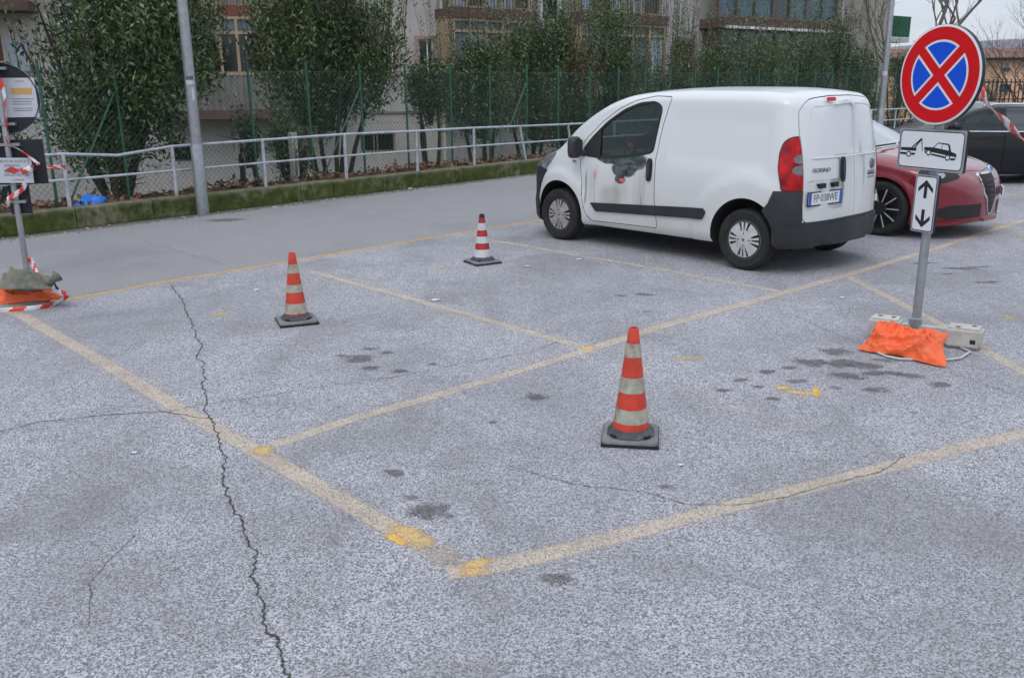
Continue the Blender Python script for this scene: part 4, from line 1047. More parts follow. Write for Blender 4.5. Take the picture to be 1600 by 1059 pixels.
# ================================================================== vehicles
def curve(pts):
    """smooth monotone interpolation through (x, y) points"""
    X = np.array([p[0] for p in pts], float); Y = np.array([p[1] for p in pts], float)
    h = np.diff(X); dl = np.diff(Y) / h; m = np.zeros(len(X)); m[0], m[-1] = dl[0], dl[-1]
    for i in range(1, len(X) - 1):
        if dl[i - 1] * dl[i] > 0:
            w1, w2 = 2 * h[i] + h[i - 1], h[i] + 2 * h[i - 1]; m[i] = (w1 + w2) / (w1 / dl[i - 1] + w2 / dl[i])
    def f(x):
        x = min(max(x, X[0]), X[-1]); i = min(int(np.searchsorted(X, x, side='right')) - 1, len(X) - 2); t = (x - X[i]) / h[i]
        return float((2 * t**3 - 3 * t**2 + 1) * Y[i] + (t**3 - 2 * t**2 + t) * h[i] * m[i] + (-2 * t**3 + 3 * t**2) * Y[i + 1] + (t**3 - t**2) * h[i] * m[i + 1])
    return f
class Shell:
    inset = None
    def __init__(s, top, wid, bot, side, rz=(.13, .10), ry=(.17, .2), crown=.03, arches=(), shear=None, belt=None, tumble=None):
        s.top, s.wid, s.bot, s.side = curve(top), curve(wid), curve(bot), curve(side); s.rz, s.ry, s.crown, s.arches, s.shear = curve(rz), curve(ry), crown, arches, shear
        s.x0, s.x1 = top[0][0], top[-1][0]; s.belt = belt
    def y_at(s, x, z, off=0.):
        W = s.wid(x) + off; y = W * s.side(z)
        for ax, az, r1, amp in s.arches:
            r_ = math.hypot(x - ax, z - az); t = min(1, max(0, (r1 - r_) / .045)); y += amp * t * t * (3 - 2 * t)
        if s.inset:
            a, b, c, d, amp = s.inset; q = lambda u: (lambda w: w * w * (3 - 2 * w))(min(1, max(0, u / .07)))
            y -= amp * q(x - a) * q(b - x) * q(z - c) * q(d - z)
        if s.belt:
            bz, bw, amp = s.belt; y += amp * math.exp(-((z - bz) / bw) ** 2)
        return y
    def ring(s, x, off):
        T, B, W = s.top(x) + off, s.bot(x) - off, s.wid(x) + off
        rz = min(s.rz(x), (T - B) * .45); ry = min(s.ry(x), W * .6); cr = min(s.crown, (T - B) * .2)
        P = [(0, B), (W * .5, B), (W * .86, B + .004)]
        za, zb = B + .05, T - cr - rz; ns = 22
        for i in range(ns):
            z = za + (zb - za) * i / (ns - 1); P.append((s.y_at(x, z, off), z))
        P[2] = (P[3][0] - .035, B + .003)
        ws = P[-1][0]; na = 9
        for i in range(1, na + 1):
            a = math.pi / 2 * i / na; P.append((ws - ry * (1 - math.cos(a)), zb + rz * math.sin(a)))
        yi = P[-1][0]; nc = 6
        for i in range(1, nc + 1):
            y = yi * (1 - i / nc); P.append((y, T - cr * (y / yi) ** 2))
        return P
    def mesh(s, off=0., a=None, b=None, step=.045):
        a = s.x0 if a is None else a; b = s.x1 if b is None else b
        n_ = max(2, int((b - a) / step)); xs = [a + (b - a) * i / n_ for i in range(n_ + 1)]
        if b == s.x1: xs = sorted(set(xs + [b - .02, b - .008]))
        if a == s.x0: xs = sorted(set(xs + [a + .008, a + .02]))
        v = []; N = None
        for i, x in enumerate(xs):
            P = s.ring(x, off); full = P + [(-y, z) for y, z in reversed(P[1:-1])]; N = len(full)
            xo = x + (off if i == len(xs) - 1 else -off if i == 0 else 0)
            for y, z in full:
                v.append((xo + (s.shear(x, z) if s.shear else 0), y, z))
        f = [(i * N + k, i * N + (k + 1) % N, (i + 1) * N + (k + 1) % N, (i + 1) * N + k) for i in range(len(xs) - 1) for k in range(N)]
        f += [tuple(range(N - 1, -1, -1)), tuple((len(xs) - 1) * N + k for k in range(N))]
        me = pyd(v, f); bm = bmesh.new(); bm.from_mesh(me); bmesh.ops.recalc_face_normals(bm, faces=bm.faces[:]); bm.to_mesh(me); bm.free(); return me
def cavity(sh, a, b, zf, wall_, n_=11):
    v = []; N = 12
    for i in range(n_):
        x = a + (b - a) * i / (n_ - 1); T = sh.top(x) - wall_; half = []
        for z in (zf, (zf + .9) / 2, .9, max(.92, T - .22), max(.94, T - .10)): half.append((sh.y_at(x, z) - wall_ - (.03 if z > T - .12 else 0), z))
        half.append((half[-1][0] * .72, max(.96, T - .02)))
        for y, z in half + [(-y, z) for y, z in reversed(half)]: v.append((x, y, z))
    f = [(i * N + k, i * N + (k + 1) % N, (i + 1) * N + (k + 1) % N, (i + 1) * N + k) for i in range(n_ - 1) for k in range(N)] + [tuple(range(N - 1, -1, -1)), tuple((n_ - 1) * N + k for k in range(N))]
    me = pyd(v, f); bm = bmesh.new(); bm.from_mesh(me); bmesh.ops.triangulate(bm, faces=bm.faces[:]); bmesh.ops.recalc_face_normals(bm, faces=bm.faces[:]); bm.to_mesh(me); bm.free(); return me
def shrink(poly, d):
    """grow (d > 0) a polygon outward by d"""
    n = len(poly); A = sum(poly[i][0] * poly[(i + 1) % n][1] - poly[(i + 1) % n][0] * poly[i][1] for i in range(n)); sg = 1 if A > 0 else -1; o = []
    for i in range(n):
        p, q, r_ = poly[i - 1], poly[i], poly[(i + 1) % n]
        a = np.array([q[1] - p[1], p[0] - q[0]], float) * sg; b = np.array([r_[1] - q[1], q[0] - r_[0]], float) * sg
        a /= np.linalg.norm(a) + 1e-9; b /= np.linalg.norm(b) + 1e-9; c = a + b; c /= np.linalg.norm(c) + 1e-9
        k = d / max(.35, float(c @ a)); o.append((q[0] + c[0] * k, q[1] + c[1] * k))
    return o
def rounded(poly, r, n=4):
    o = []; m = len(poly)
    for i in range(m):
        p, q, s_ = (Vector(poly[i - 1]), Vector(poly[i]), Vector(poly[(i + 1) % m]))
        a, b = p - q, s_ - q; k = min(r, a.length * .45, b.length * .45); A, B = q + a.normalized() * k, q + b.normalized() * k
        for j in range(n + 1):
            t = j / n; o.append(tuple(A * (1 - t) ** 2 + q * 2 * t * (1 - t) + B * t * t))
    return o
def part_y(shell, poly, off, side, a, b, ymin=.3, hollow=None):
    me = boolean(shell.mesh(off, a, b), prism(poly, 'y', *((ymin, 1.5) if side > 0 else (-1.5, -ymin))), 'INTERSECT')
    if hollow is not None: me = boolean(me, shell.mesh(hollow, a - .02, b + .02), 'DIFFERENCE')
    return me
def wheel(parent, x, y, side, R, w, kind, cap_r, name='wheel'):
    """side +1: outer face towards +y"""
    e = MB(); T = Matrix.Translation((x, y, R)) @ Matrix.Rotation(-math.pi / 2 * side, 4, 'X')
    t = w / 2
    prof = [(cap_r, -t * .9), (R * .88, -t), (R * .965, -t * .82), (R, -t * .55), (R, t * .55), (R * .965, t * .82), (R * .88, t), (cap_r + .012, t * .92), (cap_r, t * .75), (cap_r, -t * .75)]
    prof2 = prof[:]
    wh = e.lathe(prof2, 40, T, closed=True).build(name, M['rubber'], parent, 30)
    rim = MB(); O = t * .75
    rim.lathe([(cap_r, -t * .8), (cap_r, t * .80), (cap_r - .012, t * .84), (cap_r - .02, t * .45), (.03, t * .2), (.03, -t * .2)], 40, T, closed=True).build('rim_back', M['dark_metal'], wh, 30)
    sp = MB(); r0, r1 = .055, cap_r - .004
    def bar(a0, a1, b0, b1, zt=t * .78, zb=t * .62):
        """spoke between angles a0..a1 at the hub and b0..b1 at the rim"""
        q = [(r0, a0), (r0, a1), (r1, b1), (r1, b0)]; vs = [T @ Vector((r_ * math.cos(a), r_ * math.sin(a), z + (.012 if i == 0 or i == 1 else 0))) for z in (zb, zt) for i, (r_, a) in enumerate(q)]
        sp.raw(vs, [(3, 2, 1, 0), (4, 5, 6, 7), (0, 1, 5, 4), (1, 2, 6, 5), (2, 3, 7, 6), (3, 0, 4, 7)])
    D_ = math.radians
    if kind == 'cap':
        for k in range(4):
            c = D_(45 + 90 * k); bar(c - D_(24), c + D_(24), c - D_(22), c + D_(22))
            for s_ in (-1, 1):
                q = D_(90 * k + s_ * 8.5); bar(q - D_(5), q + D_(5), q - D_(4.6), q + D_(4.6))
        sp.lathe([(r1 + .006, t * .62), (r1 + .006, t * .78), (r1 - .01, t * .80), (r1 - .016, t * .62)], 40, T, closed=True)
        sp.lathe([(.088, t * .6), (.088, t * .80), (.07, t * .86), (.03, t * .90)], 28, T)
        o = sp.build('hubcap', M['hubcap' if x < 0 else 'dirty_cap'], wh, 35)
        c = MB()
        for k in range(4): a = D_(45 + 90 * k + 45); c.lathe([(.013, t * .5), (.013, t * .885), (.009, t * .89)], 10, T @ Matrix.Translation((.062 * math.cos(a), .062 * math.sin(a), 0)))
        c.build('wheel_bolts', M['cone_black'], wh, 40)
        MB().lathe([(.014, t * .8), (.014, t * .925), (.01, t * .93)], 16, T).build('centre_badge', M['print'], wh, 40)
    else:
        n = 10 if kind == 'ten' else 5
        for k in range(n):
            c = D_(360 / n * k)
            bar(c - D_(12), c + D_(12), c - D_(4 if n == 10 else 9), c + D_(4 if n == 10 else 9))
        sp.lathe([(r1 + .006, t * .62), (r1 + .006, t * .82), (r1 - .006, t * .84), (r1 - .012, t * .62)], 40, T, closed=True)
        sp.lathe([(.075, t * .5), (.075, t * .8), (.05, t * .86), (.02, t * .86)], 24, T)
        sp.build('rim', M['dark_metal' if kind == 'ten' else 'hubcap'], wh, 35)
        if kind == 'ten':
            e2 = MB()
            for k in range(n):
                c = D_(36 * k)
                for r_ in (1,):
                    q = [(.08, c - D_(2.5)), (.08, c + D_(2.5)), (r1, c + D_(1.7)), (r1, c - D_(1.7))]
                    vs = [T @ Vector((r2 * math.cos(a), r2 * math.sin(a), z)) for z in (t * .80, t * .935) for r2, a in q]
                    e2.raw(vs, [(3, 2, 1, 0), (4, 5, 6, 7), (0, 1, 5, 4), (1, 2, 6, 5), (2, 3, 7, 6), (3, 0, 4, 7)])
            e2.build('spoke_faces', M['hubcap'], wh)
    return wh

# ---- white van
VP, VA = (2.019, 10.162, 0), math.radians(132.26)
van = empty('parked_van', 'white delivery van with a dirty dark smeared driver door and black side strip', 'van', VP, VA)
AX, AZ = 1.2565, .315
vs_ = Shell(top=[(-1.86, 1.60), (-1.80, 1.655), (-1.6, 1.695), (-1.1, 1.718), (-.5, 1.722), (0, 1.705), (.3, 1.672), (.55, 1.60), (.8, 1.475), (1.05, 1.31), (1.25, 1.165), (1.36, 1.095), (1.5, 1.045), (1.7, .965), (1.85, .86), (1.95, .73), (2.0, .55), (2.005, .50)],
            wid=[(-1.865, .20), (-1.855, .36), (-1.83, .55), (-1.79, .675), (-1.74, .75), (-1.68, .80), (-1.6, .832), (-1.5, .846), (-1.2, .852), (0, .856), (1.1, .853), (1.35, .84), (1.55, .80), (1.7, .735), (1.82, .63), (1.92, .48), (1.98, .33), (2.005, .2)],
            bot=[(-1.86, .32), (-1.6, .27), (-1.0, .235), (1.0, .225), (1.6, .21), (2.0, .26)],
            side=[(.15, .955), (.3, .98), (.5, .998), (.75, 1.0), (.95, .988), (1.1, .970), (1.3, .942), (1.5, .908), (1.7, .87)],
            rz=[(-1.86, .12), (.2, .125), (.9, .10), (1.2, .13), (2, .12)], ry=[(-1.86, .15), (0, .17), (1.0, .12), (1.3, .30), (2, .2)], crown=.030,
            arches=((-AX, AZ, .63, .024), (AX, AZ, .52, .024)), shear=lambda x, z: (.13 * (max(0, z - .85) / .8) ** 1.6 * min(1, max(0, (-1.25 - x) / .5))))
vs_.inset = (-1.52, -.30, .96, 1.50, .010)
body = vs_.mesh(0)
cav = cavity(vs_, -.22, 1.16, .42, .06)
for ax, r_ in ((-AX - .01, .378), (AX - .02, .372)):
    for sd_ in (1, -1):
        c = MB().lathe([(r_, .50 * 1), (r_, 1.2)], 48, Matrix.Translation((ax, 0, AZ + .01)) @ Matrix.Rotation(-math.pi / 2 * sd_, 4, 'X')).mesh()
        bm = bmesh.new(); bm.from_mesh(c); bmesh.ops.recalc_face_normals(bm, faces=bm.faces[:]); bm.to_mesh(c); bm.free()
        body = boolean(body, c, 'DIFFERENCE', M['well'])
WIN = rounded([(-.105, 1.075), (-.165, 1.525), (-.07, 1.575), (.12, 1.56), (.33, 1.49), (.55, 1.36), (.75, 1.19), (.86, 1.065), (.83, 1.00), (.60, .985), (.2, 1.02)], .05)
DOOR = rounded([(-.20, .30), (-.16, .60), (-.15, 1.0), (-.20, 1.35), (-.27, 1.625), (-.05, 1.632), (.20, 1.585), (.42, 1.49), (.63, 1.355), (.82, 1.19), (.93, 1.07), (.90, .90), (.86, .60), (.82, .40), (.74, .285)], .035)
for sd_ in (1, -1): body = boolean(body, prism(shrink(DOOR, .008), 'y', *((.70, 1.2) if sd_ > 0 else (-1.2, -.70))), 'DIFFERENCE', M['well'])
body = boolean(body, prism(shrink(WIN, .002), 'y', -1.3, 1.3), 'DIFFERENCE', M['well'])
body = boolean(body, cav, 'DIFFERENCE', M['well'])
WS = rounded([(.52, -.50), (1.24, -.66), (1.30, -.3), (1.31, 0), (1.30, .3), (1.24, .66), (.52, .50)], .06)
body = boolean(body, prism(WS, 'z', .95, 2), 'DIFFERENCE', M['well'])
RD = rounded([(-.690, .50), (-.698, 1.0), (-.692, 1.35), (-.665, 1.53), (-.54, 1.612), (-.2, 1.636), (.2, 1.636), (.54, 1.612), (.665, 1.53), (.692, 1.35), (.698, 1.0), (.690, .50)], .07)
SEAM = -.13
back = prism(shrink(RD, .008), 'x', -2.2, -1.2)
inner = vs_.mesh(-.03, -1.83, -1.0)
ring_cut = boolean(back, inner, 'DIFFERENCE')
body = boolean(body, ring_cut, 'DIFFERENCE', M['well'])
add('body', body, None, van, 32)
# rear doors
def rear_door(y0, y1, name, holes):
    d = boolean(vs_.mesh(.002, -1.86, -1.35), prism(RD, 'x', -2.2, -1.2), 'INTERSECT')
    d = boolean(d, prism([(y0, .4), (y1, .4), (y1, 1.8), (y0, 1.8)], 'x', -2.3, -1.1), 'INTERSECT')
    d = boolean(d, vs_.mesh(-.028, -1.83, -.9), 'DIFFERENCE')
    for poly, dep in holes:
        h = boolean(prism(poly, 'x', -2.2, -1.2), vs_.mesh(-dep, -1.86, -.9), 'DIFFERENCE')
        d = boolean(d, h, 'DIFFERENCE')
    return add(name, d, M['van'], van, 30)
PN = rounded([(-.675, 1.10), (-.665, 1.40), (-.60, 1.545), (0, 1.575), (.60, 1.545), (.665, 1.40), (.675, 1.10), (0, 1.10)], .06)
def clip_y(poly, lo, hi): return [(min(max(p[0], lo), hi), p[1]) for p in poly]
PL_ = rounded([(SEAM + .004 + .002, 1.10), (SEAM + .006, 1.573), (.54, 1.545), (.615, 1.40), (.625, 1.10)], .05); PR_ = rounded([(-.625, 1.10), (-.615, 1.40), (-.54, 1.545), (SEAM - .006, 1.573), (SEAM - .006, 1.10)], .05)
rdl = rear_door(SEAM + .003, .9, 'rear_door', [(PL_, .016), (rounded([(.10, .60), (.10, .885), (.655, .885), (.655, .60)], .03), .020)])
rdr = rear_door(-.9, SEAM - .003, 'rear_door', [(PR_, .016)])
rdl['label'] = 'wider rear door with the number plate and handle'; rdr['label'] = 'narrow rear door with the round badge'
def rear_x(y, z):
    """x of the rear face at (y, z)"""
    lo, hi = -1.865, -1.3
    for _ in range(40):
        m_ = (lo + hi) / 2
        if vs_.y_at(m_, z) > abs(y): hi = m_
        else: lo = m_
    return hi + vs_.shear(hi, z)
def rear_T(y, z, dx=0.):
    x = rear_x(y, z); e1 = Vector((rear_x(y - .05, z) - rear_x(y + .05, z), -.1, 0)).normalized(); e2 = Vector((rear_x(y, z + .04) - rear_x(y, z - .04), 0, .08)).normalized()
    nn = e1.cross(e2).normalized(); e2 = nn.cross(e1)
    m_ = Matrix.Identity(4)
    for i in range(3): m_[i][0], m_[i][1], m_[i][2], m_[i][3] = e1[i], e2[i], nn[i], (x, y, z)[i] + nn[i] * dx
    return m_
def plate_obj(T, w, h, t, m, parent, name, r=.01):
    P = rrect(-w / 2, w / 2, -h / 2, h / 2, r); me = prism(P, 'z', 0, t); me.transform(T); return add(name, me, m, parent, 35)
# plate
PT = rear_T(.41, .715, -.014)
pl = plate_obj(PT, .53, .135, .010, M['black_plastic'], rdl, 'plate_holder')
me = prism(rrect(-.26, .26, -.053, .057, .008), 'z', .0105, .013); me.transform(PT); pw = add('number_plate', me, M['sign_white'], pl)
for s_ in (-1, 1):
    me = prism(rrect(-.022, .022, -.053, .057, .004, 3), 'z', .0132, .0138); me.transform(PT @ Matrix.Translation((s_ * .238, 0, 0))); add('plate_band', me, M['plate_blue'], pl)
# outward axis check: text must read from behind
pt = text_mesh('FP\u00b7038WE', .098, PT @ Matrix.Translation((0, .002, .0136)), .0004, .88); add('plate_text', pt, M['sign_black'], pl)
pt = text_mesh('I', .026, PT @ Matrix.Translation((-.238, -.032, .0142)), .0003); add('plate_letter', pt, M['sign_white'], pl)
pt = text_mesh('FIORINO', .055, rear_T(.50, .975, .003), .002, 1.15, shear=.25); add('name_badge', pt, M['lamp_grey'], rdl)
h = MB().lathe([(.052, 0), (.052, .008), (.046, .012)], 32, rear_T(-.46, .985, .002)).build('round_badge', M['lamp_grey'], rdr, 40)
MB().lathe([(.038, .010), (.038, .0135), (.030, .015)], 32, rear_T(-.46, .985, .002)).build('badge_disc', M['print'], h, 40)
add('badge_letters', text_mesh('FIAT', .03, rear_T(-.46, .985, .0175), .0008, .8), M['chrome'], h)
add('badge_text', text_mesh('PROFESSIONAL', .026, rear_T(-.44, .885, .004), .0008, 1.0), M['sign_black'], rdr)
plate_obj(rear_T(-.44, .855, .002), .16, .014, .002, M['lamp_grey'], rdr, 'badge_line', .004)
plate_obj(rear_T(-.44, .905, .001), .17, .03, .002, M['lamp_grey'], rdr, 'badge_bar', .004)
# rear handle, plate lamps, brake lamp
me = prism(ell(0, 0, .038, .118, 28, 3.), 'z', 0, .016); me.transform(rear_T(.165, .965, .003)); hd = add('door_handle', me, M['cone_black'], rdl, 40)
me = prism(ell(0, 0, .022, .085, 24, 3.), 'z', .0165, .026); me.transform(rear_T(.165, .965, .003)); add('handle_grip', me, M['black_plastic'], hd, 40)
for yy in (.50, .30):
    me = prism([(-.055, .018), (.045, .022), (.045, -.022), (-.025, -.022)], 'z', -.008, .028); me.transform(rear_T(yy, .835, 0)); add('plate_lamp', me, M['cone_black'], rdl)
plate_obj(rear_T(.28, 1.607, .004), .12, .034, .016, M['tail_red'], rdl, 'brake_light', .008)
for ya, yb, par in ((SEAM + .03, .615, rdl), (-.56, SEAM - .03, rdr)):
    MB().tube([(rear_x(y, 1.085) - .003, y, 1.085) for y in [ya + (yb - ya) * k / 8 for k in range(9)]], .007, 8).build('panel_lip', M['van'], par, 60)
for z in (1.45, .62): MB().tube([(rear_x(-.71, z) - .01, -.712, z - .035), (rear_x(-.71, z) - .01, -.712, z + .035)], .014, 10).build('hinge', M['sign_white'], rdr, 40)
# tail lamps
TL = rounded([(-1.605, 1.235), (-1.58, 1.14), (-1.585, 1.00), (-1.615, .88), (-1.64, .80), (-1.98, .80), (-1.98, 1.285), (-1.66, 1.275)], .03)
for sd_ in (1, -1):
    t_ = part_y(vs_, TL, .012, sd_, -1.86, -1.3, .706)
    o = add('tail_lamp', t_, M['tail_red'], van, 30)
    rim_ = part_y(vs_, shrink(TL, .012), .006, sd_, -1.86, -1.3, .7055); add('lamp_frame', rim_, M['cone_black'], o, 30)
    for z, rz_ in ((1.085, .052), (.985, .052)):
        me = part_y(vs_, ell(-1.80, z, .10, rz_ * .9, 24, 2.6), .0155, sd_, -1.86, -1.4, .707); add('reflector', me, M['lamp_grey'], o, 30)
# bumpers, trim, headlamps
RB = [(-1.645, .24), (-1.615, .38), (-1.545, .52), (-1.47, .605), (-1.53, .68), (-1.575, .795), (-2.0, .795), (-2.0, .24)]
rb = boolean(vs_.mesh(.020, -1.86, -1.3), prism(RB, 'y', -1.3, 1.3), 'INTERSECT')
rb = boolean(rb, prism([(-.703, .505), (-.703, 1.0), (.703, 1.0), (.703, .505)], 'x', -2.2, -1.2), 'DIFFERENCE')
rb = boolean(rb, MB().box(-1.60, -1.2, -.74, .74, .0, 1.0).mesh(), 'DIFFERENCE')
add('rear_bumper', rb, M['bumper'], van, 32)
rb2 = boolean(vs_.mesh(.052, -1.86, -1.5), prism([(-1.60, .30), (-1.60, .445), (-1.66, .475), (-2.1, .475), (-2.1, .26), (-1.66, .26)], 'y', -1.3, 1.3), 'INTERSECT')
add('bumper_step', rb2, M['bumper'], van, 32)
FB = [(1.46, .80), (1.56, .64), (1.615, .50), (1.605, .36), (1.60, .15), (2.2, .15), (2.2, .76), (1.80, .79), (1.62, .84)]
fb = boolean(vs_.mesh(.020, 1.3, 2.005), prism(FB, 'y', -1.3, 1.3), 'INTERSECT'); add('front_bumper', fb, M['bumper'], van, 32)
TR = rounded([(.735, .485), (-.80, .565), (-.835, .53), (-.80, .455), (.655, .395)], .012)
HL = rounded([(1.30, 1.005), (1.42, 1.02), (1.62, .95), (1.80, .80), (1.70, .775), (1.50, .80), (1.40, .88)], .03)
for sd_ in (1, -1):
    add('side_strip', part_y(vs_, TR, .020, sd_, -1.0, .95, .6), M['bumper'], van, 32)
    add('headlamp', part_y(vs_, HL, .008, sd_, 1.2, 2.005, .3), M['lamp_clear'], van, 32)
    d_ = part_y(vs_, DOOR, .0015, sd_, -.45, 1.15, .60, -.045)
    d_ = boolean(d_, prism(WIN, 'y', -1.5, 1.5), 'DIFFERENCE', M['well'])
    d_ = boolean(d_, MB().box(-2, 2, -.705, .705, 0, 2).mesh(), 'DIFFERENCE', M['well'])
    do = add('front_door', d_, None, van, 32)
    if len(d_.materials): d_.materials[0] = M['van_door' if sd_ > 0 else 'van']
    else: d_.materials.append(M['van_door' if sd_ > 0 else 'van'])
    if sd_ > 0: do['label'] = 'driver door with a dark smear below the window'
    seal = part_y(vs_, shrink(WIN, .014), .004, sd_, -.35, 1.1, .5, -.02); seal = boolean(seal, prism(shrink(WIN, -.012), 'y', -1.5, 1.5), 'DIFFERENCE'); add('window_seal', seal, M['cone_black'], do, 32)
    g_ = part_y(vs_, shrink(WIN, -.004), -.008, sd_, -.35, 1.1, .5, -.013); add('window_pane', g_, M['glass'], do, 32)
    qt = rounded([(.62, .99), (.63, 1.29), (.73, 1.205), (.87, 1.065), (.84, 1.0)], .01); add('corner_trim', part_y(vs_, qt, .006, sd_, .5, 1.1, .5, -.02), M['cone_black'], do, 32)
    add('door_handle', part_y(vs_, ell(-.085, .895, .036, .118, 24, 3.), .018, sd_, -.3, .2, .5), M['cone_black'], do, 32)
    add('handle_grip', part_y(vs_, ell(-.085, .895, .020, .085, 20, 3.), .034, sd_, -.3, .2, .5), M['black_plastic'], do, 32)
    add('indicator', part_y(vs_, ell(1.0, .925, .028, .016, 16), .010, sd_, .9, 1.1, .5), M['lamp_grey'], van, 40)
    # mirror: rounded housing on a short arm
    mm = MB(); mz = [(.05, -.115), (.085, -.095), (.095, -.03), (.095, .05), (.085, .10), (.05, .12)]
    for j, (q_, zz) in enumerate(mz): pass
    ringv = []; nseg = 16
    for zz, q_ in ((-.115, .55), (-.10, .85), (-.04, 1.), (.05, 1.), (.10, .85), (.118, .5)):
        for k in range(nseg):
            t_ = 2 * math.pi * k / nseg; ringv.append((.90 + .055 * q_ * math.copysign(abs(math.cos(t_)) ** .7, math.cos(t_)), sd_ * (.955 + .085 * q_ * math.copysign(abs(math.sin(t_)) ** .7, math.sin(t_))), 1.085 + zz))
    ff = [(j * nseg + k, j * nseg + (k + 1) % nseg, (j + 1) * nseg + (k + 1) % nseg, (j + 1) * nseg + k) for j in range(5) for k in range(nseg)] + [tuple(range(nseg - 1, -1, -1)), tuple(5 * nseg + k for k in range(nseg))]
    mm.raw(ringv, ff).tube([(.84, sd_ * .80, 1.01), (.88, sd_ * .90, 1.03)], .035, 8)
    mir = mm.build('mirror', M['black_plastic'], do, 50)
    me = prism(rrect(-.068, .068, -.085, .085, .025), 'x', -.003, 0); me.transform(Matrix.Translation((.843, sd_ * .955, 1.088))); add('mirror_glass', me, M['chrome'], mir)
    for ax in (-AX, AX): wheel(van, ax, sd_ * .755, sd_, .298, .175, 'cap', .185)
wsm = boolean(boolean(vs_.mesh(-.004, .4, 1.4), vs_.mesh(-.010, .38, 1.42), 'DIFFERENCE'), prism(WS, 'z', 1.0, 2), 'INTERSECT'); add('windscreen', wsm, M['glass_shield'], van, 32)
# cab inside
dash = MB(); dash.box(.86, 1.15, -.72, .72, .45, .98).box(.76, .86, -.70, .70, .72, .965); dash.build('dashboard', M['cone_black'], van)
MB().raw([(.60, .18, .97), (.60, .58, .97), (.86, .60, 1.035), (.86, .16, 1.035), (.76, .18, .90), (.76, .58, .90), (.87, .60, .9), (.87, .16, .9)], [(0, 3, 2, 1), (4, 5, 6, 7), (0, 1, 5, 4), (1, 2, 6, 5), (2, 3, 7, 6), (3, 0, 4, 7)]).build('instrument_hood', M['cone_black'], van)
SW = Matrix.Translation((.47, .40, 1.00)) @ Matrix.Rotation(math.radians(-62), 4, 'Y')
sw = MB(); pts = [SW @ Vector((.185 * math.cos(t), .185 * math.sin(t), 0)) for t in [2 * math.pi * k / 28 for k in range(29)]]; sw.tube(pts, .015, 8, False)
swo = sw.build('steering_wheel', M['cone_black'], van, 60)
sw = MB()
for a in (0, 2.4, -2.4): sw.tube([SW @ Vector((.03 * math.cos(a), .03 * math.sin(a), -.02)), SW @ Vector((.18 * math.cos(a), .18 * math.sin(a), 0))], .014, 6)
sw.lathe([(.06, -.05), (.065, -.01), (.03, .005)], 16, SW).build('wheel_hub', M['cone_black'], swo, 50)
MB().lathe([(.02, .0), (.045, .014), (.03, .035), (.006, .04)], 9, SW @ Matrix.Translation((.10, .07, 0))).build('pink_lump', M['pink'], van, 60)  # small pink lump beside the steering wheel rim
for yy in (-.38, .40):
    st_ = MB(); st_.box(-.08, .42, yy - .24, yy + .24, .50, .64)
    st_.raw([(-.02, yy - .23, .60), (-.02, yy + .23, .60), (.10, yy + .23, .62), (.10, yy - .23, .62), (-.17, yy - .20, 1.17), (-.17, yy + .20, 1.17), (-.08, yy + .20, 1.17), (-.08, yy - .20, 1.17)], [(3, 2, 1, 0), (4, 5, 6, 7), (0, 1, 5, 4), (1, 2, 6, 5), (2, 3, 7, 6), (3, 0, 4, 7)])
    st_.build('seat', M['seat'], van)
me = prism(ell(0, 0, .05, .05, 20), 'y', -.735, -.730); me.transform(Matrix.Translation((.10, 0, 1.43))); add('round_sticker', me, M['print_red'], van)
me = prism(rrect(-.02, .02, -.09, .09, .005), 'y', -.745, -.740); me.transform(Matrix.Translation((-.02, 0, 1.36))); add('paper_strip', me, M['paper'], van)
MB().box(-1.6, 1.6, -.50, .50, .19, .30).build('underside', M['well'], van)

# ---- red car, nose to the right
RA = math.radians(132.26 - 180); rc = at(1375, 367); u_ = (math.cos(RA), math.sin(RA)); RX, RAZ = 1.317, .32
RPx = rc[0] - u_[0] * RX + (-u_[1]) * .80 * 1.; RPy = rc[1] - u_[1] * RX + u_[0] * .80
red = empty('parked_car', 'dark red hatchback with a shield grille parked nose out beside the white van', 'car', (RPx, RPy, 0), RA)
rs_ = Shell(top=[(-2.15, .80), (-2.0, 1.02), (-1.6, 1.28), (-1.1, 1.42), (-.5, 1.46), (-.1, 1.44), (.2, 1.37), (.55, 1.22), (.85, 1.07), (1.0, 1.00), (1.3, .965), (1.7, .895), (1.95, .82), (2.10, .735), (2.18, .63), (2.21, .5)],
            wid=[(-2.15, .55), (-2.0, .78), (-1.6, .88), (0, .90), (1.3, .90), (1.6, .875), (1.85, .80), (2.0, .70), (2.10, .56), (2.17, .38), (2.21, .18)],
            bot=[(-2.15, .3), (-1.8, .2), (1.8, .17), (2.21, .22)], side=[(.15, .94), (.35, .98), (.6, 1.), (.8, .99), (.93, .955), (1.0, .91), (1.2, .82), (1.4, .74)],
            rz=[(-2.15, .15), (-1, .1), (.8, .09), (1.2, .13), (2.21, .16)], ry=[(-2.15, .25), (-1, .18), (.8, .14), (1.1, .30), (1.8, .32), (2.21, .2)], crown=.035, arches=((RX, RAZ, .44, .02), (-RX, RAZ, .44, .02)), belt=(.80, .04, .008))
def carve_arches(b_, X, Z, R_):
    for ax in X:
        for sd_ in (1, -1):
            c = MB().lathe([(R_, .50), (R_, 1.3)], 44, Matrix.Translation((ax, 0, Z)) @ Matrix.Rotation(-math.pi / 2 * sd_, 4, 'X')).mesh()
            bm = bmesh.new(); bm.from_mesh(c); bmesh.ops.recalc_face_normals(bm, faces=bm.faces[:]); bm.to_mesh(c); bm.free()
            b_ = boolean(b_, c, 'DIFFERENCE', M['well'])
    return b_
def finish(b_, m, parent, name='body'):
    if len(b_.materials) == 0: b_.materials.append(m)
    else: b_.materials[0] = m
    return add(name, b_, None, parent, 32)
